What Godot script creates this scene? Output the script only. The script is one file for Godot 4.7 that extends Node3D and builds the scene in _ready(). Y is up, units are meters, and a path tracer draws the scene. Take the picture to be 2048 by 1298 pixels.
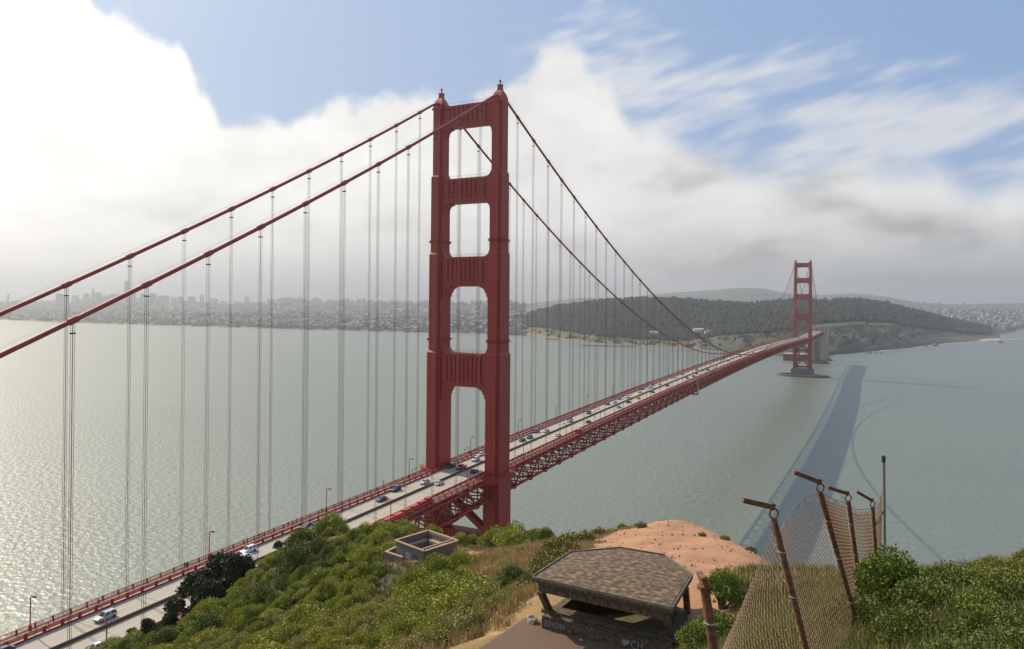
extends Node3D
# A steel suspension bridge seen from a hilltop, hazy morning light. x = west, y = up, z = north, metres; origin under the near tower.

const CAM := Vector3(149.758, 143.809, 250.807)
const FW := Vector3(-0.4605, 0.0, -0.8877)
const RT := Vector3(0.8877, 0.0, -0.4605)
const SUN := Vector3(-0.7615, 0.6293, -0.1554)   # towards the sun
const H := 13.7          # half the distance between the two cables
const PAN := 15.24       # distance between suspenders
const FAR_TOWER := -1280.2

class Geo:
	var v := PackedVector3Array()
	var n := PackedVector3Array()
	var c := PackedColorArray()
	var uv := PackedVector2Array()
	func tri(a: Vector3, b: Vector3, d: Vector3) -> void:
		v.append(a); v.append(b); v.append(d)
	func quad(a: Vector3, b: Vector3, d: Vector3, e: Vector3) -> void:
		v.append(a); v.append(b); v.append(d)
		v.append(a); v.append(d); v.append(e)
	func hexa(p: Array) -> void:   # 8 corners: bottom ring 0-3, top ring 4-7
		quad(p[0], p[1], p[2], p[3]); quad(p[7], p[6], p[5], p[4])
		for i in 4:
			var j := (i + 1) % 4
			quad(p[i], p[i + 4], p[j + 4], p[j])
	func box(o: Vector3, s: Vector3, b := Basis.IDENTITY) -> void:
		var h := s * 0.5
		var p := []
		for y in [-1.0, 1.0]:
			for q in [[-1.0, -1.0], [1.0, -1.0], [1.0, 1.0], [-1.0, 1.0]]:
				p.append(o + b * Vector3(q[0] * h.x, y * h.y, q[1] * h.z))
		hexa(p)
	func beam(a: Vector3, b: Vector3, w: float, h: float) -> void:   # a bar from a to b, w across, h deep
		var d := (b - a)
		var l := d.length()
		d /= l
		var up := Vector3.UP if absf(d.y) < 0.95 else Vector3.RIGHT
		var s := d.cross(up).normalized()
		var u := s.cross(d)
		box((a + b) * 0.5, Vector3(w, h, l), Basis(s, u, -d))
	func taper(y0: float, s0: Vector2, y1: float, s1: Vector2, o := Vector3.ZERO) -> void:
		var p := []
		for k in [[y0, s0], [y1, s1]]:
			for q in [[-0.5, -0.5], [0.5, -0.5], [0.5, 0.5], [-0.5, 0.5]]:
				p.append(o + Vector3(q[0] * k[1].x, k[0], q[1] * k[1].y))
		hexa(p)
	func tube(pts: Array, r0: float, sides := 6, r1 := -1.0, smooth := true) -> void:
		var m := pts.size()
		var rings := []
		var side := Vector3.ZERO
		for i in m:
			var t: Vector3 = (pts[mini(i + 1, m - 1)] - pts[maxi(i - 1, 0)]).normalized()
			if i == 0:
				side = t.cross(Vector3.UP if absf(t.y) < 0.9 else Vector3.RIGHT).normalized()
			else:
				side = (side - t * side.dot(t)).normalized()
			var up := t.cross(side)
			var r := r0 if r1 < 0 else lerpf(r0, r1, float(i) / (m - 1))
			var ring := []
			for k in sides:
				var a := TAU * k / sides
				var d := side * cos(a) + up * sin(a)
				ring.append([pts[i] + d * r, d])
			rings.append(ring)
		for i in m - 1:
			for k in sides:
				var j := (k + 1) % sides
				var a = rings[i][k]; var b = rings[i][j]; var e = rings[i + 1][j]; var d = rings[i + 1][k]
				for q in [a, d, e, a, e, b]:
					v.append(q[0])
					if smooth: n.append(q[1])
		for g in [[0, -1.0], [m - 1, 1.0]]:
			var ring = rings[g[0]]
			var nn: Vector3 = (pts[mini(1, m - 1)] - pts[0]).normalized() * -1.0 if g[0] == 0 else (pts[m - 1] - pts[m - 2]).normalized()
			for k in range(1, sides - 1):
				for q in [ring[0], ring[k], ring[k + 1]]:
					v.append(q[0])
					if smooth: n.append(nn)
	func prism(poly: PackedVector2Array, f: Callable, t0: float, t1: float) -> void:   # polygon pushed along the third axis; f(p, t) gives the point
		var ix := Geometry2D.triangulate_polygon(poly)
		for i in range(0, ix.size(), 3):
			tri(f.call(poly[ix[i]], t0), f.call(poly[ix[i + 1]], t0), f.call(poly[ix[i + 2]], t0))
			tri(f.call(poly[ix[i]], t1), f.call(poly[ix[i + 2]], t1), f.call(poly[ix[i + 1]], t1))
		for i in poly.size():
			var a := poly[i]
			var b := poly[(i + 1) % poly.size()]
			quad(f.call(a, t0), f.call(b, t0), f.call(b, t1), f.call(a, t1))
	func lathe(prof: Array, o: Vector3, sides := 12) -> void:   # prof: [radius, height] pairs
		for i in prof.size() - 1:
			for k in sides:
				var a := TAU * k / sides
				var b := TAU * (k + 1) / sides
				var p0: Array = prof[i]; var p1: Array = prof[i + 1]
				quad(o + Vector3(cos(a) * p0[0], p0[1], sin(a) * p0[0]), o + Vector3(cos(a) * p1[0], p1[1], sin(a) * p1[0]),
					o + Vector3(cos(b) * p1[0], p1[1], sin(b) * p1[0]), o + Vector3(cos(b) * p0[0], p0[1], sin(b) * p0[0]))
	func tint(col: Color) -> void:   # colour for all points added since the last call
		while c.size() < v.size():
			c.append(col)
	func mesh() -> ArrayMesh:
		var a := []
		a.resize(Mesh.ARRAY_MAX)
		a[Mesh.ARRAY_VERTEX] = v
		if n.size() == v.size(): a[Mesh.ARRAY_NORMAL] = n
		if c.size() == v.size(): a[Mesh.ARRAY_COLOR] = c
		if uv.size() == v.size(): a[Mesh.ARRAY_TEX_UV] = uv
		var m := ArrayMesh.new()
		m.add_surface_from_arrays(Mesh.PRIMITIVE_TRIANGLES, a)
		return m

var M := {}
var names := {}
var rng := RandomNumberGenerator.new()
var bridge: Node3D
var hgrid := PackedFloat32Array()
var HW := 0
var HH := 0
const HX0 := -60.0
const HZ0 := 40.0
const HS := 1.0
var gnoise := FastNoiseLite.new()

func numbered(called: String) -> String:
	if not names.has(called):
		names[called] = 0
		return called
	names[called] += 1
	return "%s_%03d" % [called, names[called]]

func meta(o: Node, label := "", category := "", group := "", kind := "") -> void:
	if label: o.set_meta("label", label)
	if category: o.set_meta("category", category)
	if group: o.set_meta("group", group)
	if kind: o.set_meta("kind", kind)

func inst(called: String, m: Mesh, mat: Material, parent: Node) -> MeshInstance3D:
	var o := MeshInstance3D.new()
	o.name = numbered(called) if parent == self else called
	o.mesh = m
	if mat: o.material_override = mat
	parent.add_child(o, true)
	return o

func part(called: String, g: Geo, mat: Material, parent: Node) -> MeshInstance3D:
	return inst(called, g.mesh(), mat, parent)

func thing(called: String, label: String, category: String, at := Vector3.ZERO, turn := 0.0, group := "") -> Node3D:
	var o := Node3D.new()
	o.name = numbered(called)
	add_child(o, true)
	o.position = at
	o.rotation.y = turn
	meta(o, label, category, group)
	return o

func copy(o: Node3D, at: Vector3, turn: float, label := "", group := "") -> Node3D:
	var r := o.duplicate() as Node3D
	r.name = numbered(String(o.name).rstrip("0123456789").rstrip("_"))
	add_child(r, true)
	r.position = at
	r.rotation.y = turn
	meta(r, label, "", group)
	return r

func srgb(r: float, g: float, b: float) -> Color:
	return Color(r, g, b).linear_to_srgb()

func mat(r: float, g: float, b: float, rough := 0.7, metal := 0.0) -> StandardMaterial3D:
	var m := StandardMaterial3D.new()
	m.albedo_color = srgb(r, g, b)
	m.roughness = rough
	m.metallic = metal
	m.cull_mode = BaseMaterial3D.CULL_DISABLED
	return m

func noise(seed_: int, freq: float, oct := 4) -> FastNoiseLite:
	var n := FastNoiseLite.new()
	n.seed = seed_
	n.frequency = freq
	n.noise_type = FastNoiseLite.TYPE_SIMPLEX_SMOOTH
	n.fractal_octaves = oct
	return n

func grain(seed_: int, freq: float, lo: Color, hi: Color, size := 512, oct := 5, power := 1.0) -> ImageTexture:
	# a seamless mottle between two sRGB colours
	var src := noise(seed_, freq, oct).get_seamless_image(size, size)
	var im := Image.create(size, size, true, Image.FORMAT_RGB8)
	var d := src.get_data()
	var stepn: int = d.size() / (size * size)
	var out := PackedByteArray()
	out.resize(size * size * 3)
	var lut := []
	for i in 256:
		var c := lo.lerp(hi, pow(i / 255.0, power))
		lut.append([int(c.r * 255), int(c.g * 255), int(c.b * 255)])
	for i in size * size:
		var q: Array = lut[d[i * stepn]]
		out[i * 3] = q[0]; out[i * 3 + 1] = q[1]; out[i * 3 + 2] = q[2]
	im = Image.create_from_data(size, size, false, Image.FORMAT_RGB8, out)
	return ImageTexture.create_from_image(im)

func bumps(seed_: int, freq: float, strength: float, size := 512, oct := 5) -> ImageTexture:
	var im := noise(seed_, freq, oct).get_seamless_image(size, size)
	im.convert(Image.FORMAT_RGBA8)
	im.bump_map_to_normal_map(strength)
	return ImageTexture.create_from_image(im)

func tri(m: StandardMaterial3D, metres: float, tex: Texture2D, nrm: Texture2D = null, ns := 1.0) -> StandardMaterial3D:
	m.uv1_triplanar = true
	m.uv1_world_triplanar = true
	m.uv1_scale = Vector3.ONE / metres
	if tex:
		m.albedo_texture = tex
		m.albedo_color = Color.WHITE
	if nrm:
		m.normal_enabled = true
		m.normal_texture = nrm
		m.normal_scale = ns
	return m

func vcol(m: StandardMaterial3D) -> StandardMaterial3D:
	m.vertex_color_use_as_albedo = true
	return m

func deck_y(z: float) -> float:      # top of the sidewalks
	if z > 0.0: return 75.9 - 0.0225 * z
	if z < FAR_TOWER: return 75.9 + 0.004 * (FAR_TOWER - z)
	var t := (z + 640.1) / 640.1
	return 75.9 + 7.2 * (1.0 - t * t)

func cable_y(z: float) -> float:
	if z > 0.0: return 225.9 - 0.56866 * z + 3.1246e-4 * z * z
	if z < FAR_TOWER:
		var d := FAR_TOWER - z
		return 225.9 - 0.56866 * d + 3.1246e-4 * d * d
	var t := (z + 640.1) / 640.1
	return 85.1 + 140.8 * t * t

func _ready() -> void:
	rng.seed = 4711
	view_and_light()
	materials()
	water_and_far_shore()
	print("far ", Time.get_ticks_msec())
	foreground_ground()
	print("ground ", Time.get_ticks_msec())
	build_bridge()
	print("bridge ", Time.get_ticks_msec())
	far_city()
	bunkers()
	fence()
	lamps()
	traffic()
	people()
	print("things ", Time.get_ticks_msec())
	plants()
	print("plants ", Time.get_ticks_msec())

func view_and_light() -> void:
	var cam := Camera3D.new()
	cam.name = "camera"
	add_child(cam)
	cam.near = 0.2
	cam.far = 40000.0
	cam.projection = Camera3D.PROJECTION_FRUSTUM
	cam.size = cam.near * 2.0 * 649.0 / 1452.38
	cam.frustum_offset = Vector2(0.0, -54.57 / 1452.38 * cam.near)
	cam.transform = Transform3D(Basis(Vector3.UP, deg_to_rad(27.41844)) * Basis(Vector3.RIGHT, deg_to_rad(0.25994)) * Basis(Vector3.BACK, deg_to_rad(0.46863)), CAM)
	cam.current = true
	var env := Environment.new()
	env.background_mode = Environment.BG_SKY
	env.tonemap_mode = Environment.TONE_MAPPER_LINEAR
	env.tonemap_exposure = EXPO
	var sky := Sky.new()
	var sm := PanoramaSkyMaterial.new()
	sm.panorama = sky_picture()
	sm.energy_multiplier = 2.0
	sky.sky_material = sm
	env.sky = sky
	env.volumetric_fog_enabled = true
	env.volumetric_fog_density = HAZE
	env.volumetric_fog_albedo = Color(0.96, 0.98, 1.0)
	env.volumetric_fog_anisotropy = 0.72
	env.sdfgi_enabled = true
	env.ssao_enabled = true
	env.ssil_enabled = true
	var we := WorldEnvironment.new()
	we.name = "environment"
	we.environment = env
	add_child(we)
	var sun := DirectionalLight3D.new()
	sun.name = "sun"
	add_child(sun)
	sun.look_at_from_position(SUN * 100.0, Vector3.ZERO)
	sun.light_energy = 1.5
	sun.light_color = Color(1.0, 0.93, 0.82)
	sun.light_angular_distance = 0.6
	sun.shadow_enabled = true

const EXPO := 1.06
const HAZE := 0.00009

# ---------------------------------------------------------------- sky
const TOPS := [[-180, 14], [-140, 12], [-100, 22], [-70, 27], [-50, 25], [-35.2, 21], [-31, 20.5], [-29.6, 19.2], [-24.9, 17.4], [-23.3, 14.8], [-21.9, 12.7], [-17.7, 13.3], [-15.9, 15.2], [-12.6, 16.6], [-9.1, 16.9], [-5.7, 16.5], [-2.5, 16.7], [0.2, 17.6], [4.2, 19.6], [6.9, 17.0], [10, 12.5], [14.5, 11.2], [18.1, 9.9], [21.6, 9.2], [25, 9.8], [29.6, 8.9], [32.5, 7.4], [35.2, 7.8], [60, 11], [90, 14], [130, 12], [180, 14]]
var sn: Array = []

func tops(a: float) -> float:
	for i in TOPS.size() - 1:
		if a <= TOPS[i + 1][0]:
			return lerpf(TOPS[i][1], TOPS[i + 1][1], smoothstep(0.0, 1.0, (a - TOPS[i][0]) / (TOPS[i + 1][0] - TOPS[i][0])))
	return 14.0

func sky_color(d: Vector3) -> Color:
	var e := rad_to_deg(asin(clampf(d.y, -1, 1)))
	var a := rad_to_deg(atan2(d.dot(RT), d.dot(FW)))
	var ang := rad_to_deg(acos(clampf(d.dot(SUN), -1, 1)))
	var near := exp(-pow(ang / 34.0, 2.0))
	var up := clampf(e / 40.0, 0.0, 1.0)
	# clear air
	var blue := Color(0.185, 0.33, 0.57).lerp(Color(0.14, 0.27, 0.55), up)
	var pale := clampf(exp(-ang / 36.0) * 1.05 + exp(-maxf(e, 0.0) / 7.0) * 0.5, 0.0, 1.0)
	blue = blue.lerp(Color(0.80, 0.86, 0.95), pale)
	# heaped clouds along the horizon
	var n1: float = sn[0].get_noise_3dv(d * 100.0)
	var n2: float = sn[1].get_noise_3dv(d * 100.0)
	var n3: float = sn[2].get_noise_3dv(Vector3(d.x, d.y * 2.2, d.z) * 100.0)
	var soft := clampf((a - 2.0) / 12.0, 0.0, 1.0) if absf(a) < 90.0 else 0.6
	var edge := tops(a) + n1 * 2.6 + n2 * lerpf(1.5, 0.9, soft) - e
	var heap := smoothstep(lerpf(-0.35, -1.2, soft), lerpf(0.9, 2.4, soft), edge)
	# broken cloud high up, away from the picture too
	var hi := smoothstep(0.12, 0.55, n1 * 0.9 + n3 * 0.55) * smoothstep(22.0, 34.0, e) * 0.8
	# drawn-out streaks on the right
	var st := Vector3(a * 0.55 + e * 0.35, e * 2.6 - a * 0.62, 3.0)
	var w1: float = sn[3].get_noise_3dv(st)
	var w2: float = sn[4].get_noise_3dv(st * Vector3(1.0, 1.0, 1.0))
	var wm := smoothstep(-2.0, 5.0, a) * smoothstep(6.0, 9.0, e) if absf(a) < 120.0 else 0.5
	var wisp := smoothstep(-0.28, 0.62, w1 * 0.85 + w2 * 0.5 + 0.22 * exp(-pow((e - 15.0) / 5.0, 2.0)) - 0.035 * maxf(a - 8.0, 0.0) * smoothstep(12.0, 19.0, e)) * wm * 0.9
	var lit := 0.77 + 0.62 * near
	var under := smoothstep(0.0, 9.0, e + n3 * 3.5)              # greyer bases
	var side := clampf((a + 38.0) / 70.0, 0.0, 1.0) if absf(a) < 100.0 else 0.7
	var base := lerpf(0.76, 0.47, side)
	var cum := lerpf(base, lit, under)
	cum *= 1.0 + (n3 * 0.16 + n2 * 0.05) * smoothstep(2.0, 6.0, e) - 0.17 * smoothstep(0.0, 0.45, -n3) * soft
	var cc := Color(cum, cum * 0.98, cum * 0.94).lerp(Color(cum * 0.97, cum * 0.99, cum * 1.0), side * 0.6)
	var wl := 0.74 + 0.5 * near
	var c := blue.lerp(Color(wl, wl * 1.0, wl * 1.01), clampf(wisp, 0.0, 1.0) * 0.85)
	c = c.lerp(Color(lit, lit, lit), hi)
	c = c.lerp(cc, heap)
	# the layer of mist along the horizon
	var mist := exp(-maxf(e, 0.0) / 2.2) * 0.8
	var mc := lerpf(0.78, 0.50, side)
	c = c.lerp(Color(mc, mc * 0.99, mc * 0.97).lerp(Color(mc * 0.95, mc, mc * 1.03), smoothstep(0.7, 1.0, side)), mist)
	c += Color(1.0, 0.97, 0.92) * (0.55 * exp(-pow(ang / 16.0, 2.0)))
	return c

func sky_dir(u: float, v: float) -> Vector3:
	var a := u * TAU
	var t := v * PI
	return Vector3(sin(a) * sin(t), cos(t), -cos(a) * sin(t))

func sky_picture() -> ImageTexture:
	sn = [noise(11, 0.028, 4), noise(12, 0.12, 5), noise(13, 0.05, 5), noise(14, 0.085, 4), noise(15, 0.3, 4)]
	var W := 3072
	var small := Image.create(768, 384, false, Image.FORMAT_RGB8)
	for y in 384:
		for x in 768:
			var c := sky_color(sky_dir((x + 0.5) / 768.0, minf((y + 0.5) / 384.0, 0.497))) * 0.5
			small.set_pixel(x, y, c.clamp().linear_to_srgb())
	small.resize(W, W / 2, Image.INTERPOLATE_CUBIC)
	# the same sky, drawn finer around where the camera looks
	for y in range(int(W / 2 * 0.33), int(W / 2 * 0.5)):
		for x in range(int(W * 0.80), int(W * 1.05)):
			var c := sky_color(sky_dir((x + 0.5) / W, minf((y + 0.5) / (W / 2.0), 0.4985))) * 0.5
			small.set_pixel(x % W, y, c.clamp().linear_to_srgb())
	return ImageTexture.create_from_image(small)

# ---------------------------------------------------------------- materials
func materials() -> void:
	M.red = tri(mat(1, 1, 1, 0.55), 9.0, grain(21, 0.012, srgb(0.29, 0.025, 0.017), srgb(0.38, 0.040, 0.027), 512, 5), bumps(22, 0.02, 0.6, 256), 0.3)
	M.redplain = mat(0.32, 0.031, 0.021, 0.6)
	M.reddark = M.redplain
	M.edging = tri(mat(1, 1, 1, 0.9), 1.5, grain(45, 0.03, srgb(0.26, 0.23, 0.18), srgb(0.45, 0.41, 0.33), 256))
	M.stained = tri(mat(1, 1, 1, 0.95), 2.4, grain(46, 0.025, srgb(0.07, 0.06, 0.05), srgb(0.28, 0.25, 0.21), 512, 6), bumps(47, 0.06, 2.0, 256), 0.5)
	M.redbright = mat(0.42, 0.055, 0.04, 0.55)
	M.pinkish = mat(0.42, 0.26, 0.22, 0.7)
	M.cable = mat(0.30, 0.033, 0.023, 0.6)
	M.rope = mat(0.17, 0.10, 0.065, 0.6)
	M.road = road_material()
	M.walk = tri(mat(1, 1, 1, 0.85), 4.0, grain(31, 0.02, srgb(0.30, 0.26, 0.21), srgb(0.42, 0.37, 0.30)))
	M.barrier = mat(0.10, 0.075, 0.05, 0.7)
	M.yellow = mat(0.62, 0.36, 0.03, 0.6)
	M.white = mat(0.75, 0.75, 0.72, 0.6)
	M.concrete = tri(mat(1, 1, 1, 0.9), 7.0, grain(41, 0.014, srgb(0.20, 0.18, 0.15), srgb(0.36, 0.33, 0.28)), bumps(42, 0.04, 1.0, 256), 0.4)
	M.pier = tri(mat(1, 1, 1, 0.9), 30.0, grain(43, 0.014, srgb(0.12, 0.11, 0.10), srgb(0.22, 0.20, 0.18)))
	M.pylon = tri(mat(1, 1, 1, 0.9), 40.0, grain(44, 0.014, srgb(0.30, 0.28, 0.26), srgb(0.40, 0.38, 0.35)))
	M.dark = mat(0.03, 0.03, 0.03, 0.6)
	M.rust = tri(mat(1, 1, 1, 0.9), 0.35, grain(51, 0.02, srgb(0.055, 0.026, 0.014), srgb(0.30, 0.12, 0.045), 256, 5), bumps(52, 0.05, 2.0, 256), 0.8)
	M.wire = mat(0.27, 0.17, 0.10, 0.7)
	M.grey_steel = mat(0.30, 0.31, 0.31, 0.45, 0.6)
	M.glass = mat(0.02, 0.025, 0.03, 0.08)
	M.tyre = mat(0.02, 0.02, 0.02, 0.85)
	M.chrome = mat(0.55, 0.55, 0.56, 0.3, 0.8)
	M.lampglass = mat(0.70, 0.38, 0.06, 0.35)
	M.bark = tri(mat(1, 1, 1, 0.95), 0.6, grain(61, 0.02, srgb(0.09, 0.06, 0.04), srgb(0.22, 0.16, 0.11), 256))
	M.leaf = vcol(mat(1, 1, 1, 0.62))
	M.leaf.backlight = Color(0.42, 0.48, 0.16)
	M.grass = vcol(mat(1, 1, 1, 0.75))
	M.grass.backlight = Color(0.35, 0.33, 0.2)
	M.vc = vcol(mat(1, 1, 1, 0.9))
	M.skin = vcol(mat(1, 1, 1, 0.8))

func road_material() -> StandardMaterial3D:
	# worn concrete: darker wheel tracks run along the lanes, speckle and joints across
	var W := 256
	var Hh := 1024
	var im := Image.create(W, Hh, false, Image.FORMAT_RGB8)
	var f := noise(71, 0.03, 4)
	var g := noise(72, 0.2, 3)
	for y in Hh:
		for x in W:
			var u := float(x) / W
			var lane := fposmod(u * 6.0, 1.0)
			var track := exp(-pow((lane - 0.27) / 0.10, 2.0)) + exp(-pow((lane - 0.73) / 0.10, 2.0))
			var oil := exp(-pow((lane - 0.5) / 0.09, 2.0))
			var k := 0.38 - 0.045 * track - 0.03 * oil + 0.03 * f.get_noise_2d(x * 3.0, y * 0.16) + 0.035 * g.get_noise_2d(x, y * 0.3)
			if absf(lane) < 0.012 or lane > 0.988: k -= 0.03
			im.set_pixel(x, y, srgb(k * 1.06, k * 0.96, k * 0.81))
	var m := mat(1, 1, 1, 0.85)
	m.albedo_color = Color.WHITE
	m.albedo_texture = ImageTexture.create_from_image(im)
	return m
const GROUND := [ [149.8,141.8,250.8],[143.1,140.9,250.9],[153.7,141.2,245.4],[161.4,142.5,251.5],[143.6,142.0,260.7],[161.3,143.0,273.0],[123.5,136.0,287.0],[194.5,141.0,250.1],[178.4,135.0,219.1],[147.0,139.8,245.5],[144.2,136.2,240.2],[141.5,133.4,234.8],[139.8,136.5,244.7],[132.6,131.0,239.4],[135.2,131.3,231.3],[136.4,131.2,227.3],[139.1,131.2,225.9],[142.2,131.4,226.5],[140.5,131.6,230.8],[148.1,139.2,243.8],[148.6,138.3,240.1],[149.0,138.0,237.7],[149.2,137.2,234.2],[149.7,136.4,231.1],[149.9,135.8,229.3],[151.2,139.2,239.9],[108.6,118.0,191.0],[105.1,116.6,195.1],[112.1,118.0,187.0],[111.8,118.6,195.0],[104.9,117.0,183.9],[110.3,117.3,209.2],[124.8,123.6,216.3],[134.7,129.4,224.8],[124.1,124.0,209.9],[135.4,130.6,222.1],[105.1,115.6,197.2],[75.8,102.9,181.9],[78.4,102.7,191.9],[36.2,84.7,172.0],[36.8,82.4,164.9],[52.4,90.6,170.4],[59.3,94.5,169.1],[76.9,109.5,170.1],[92.0,113.3,173.6],[68.1,104.8,169.0],[63.9,100.0,168.9],[110.5,116.9,183.2],[122.7,122.4,194.9],[126.5,123.0,192.9],[125.7,120.2,178.7],[132.6,120.6,175.1],[128.6,119.6,173.8],[136.7,127.8,206.8],[140.2,126.8,201.6],[141.5,126.6,198.7],[143.1,131.9,221.5],[145.8,134.3,230.3],[147.2,134.0,225.0],[145.3,131.1,214.7],[151.6,134.6,222.8],[154.1,134.4,219.2],[150.0,135.1,225.9],[151.3,139.5,239.9],[131.2,124.4,195.0],[135.8,124.6,192.6],[135.9,126.0,199.3],[136.3,122.9,183.4],[139.1,124.7,190.9],[134.6,122.6,184.2],[140.5,119.9,185.6],[129.6,100.0,157.6],[125.7,80.0,139.3],[144.3,112.0,183.8],[157.0,118.0,199.7],[168.8,124.0,209.4],[113.8,96.0,151.2],[101.4,94.0,157.6],[86.2,95.0,154.3],[74.0,92.0,152.6],[59.7,88.0,151.1],[46.4,84.0,155.7],[31.2,76.0,156.9],[14.6,72.0,185.7],[39.4,88.0,201.0],[68.9,104.0,225.2],[100.4,120.0,242.6],[166.5,90.0,174.5],[103.0,50.0,117.3],[71.8,55.0,122.3],[152.4,40.0,125.5],[15.6,90.0,252.8],[36.3,70.0,140.7] ]
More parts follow.
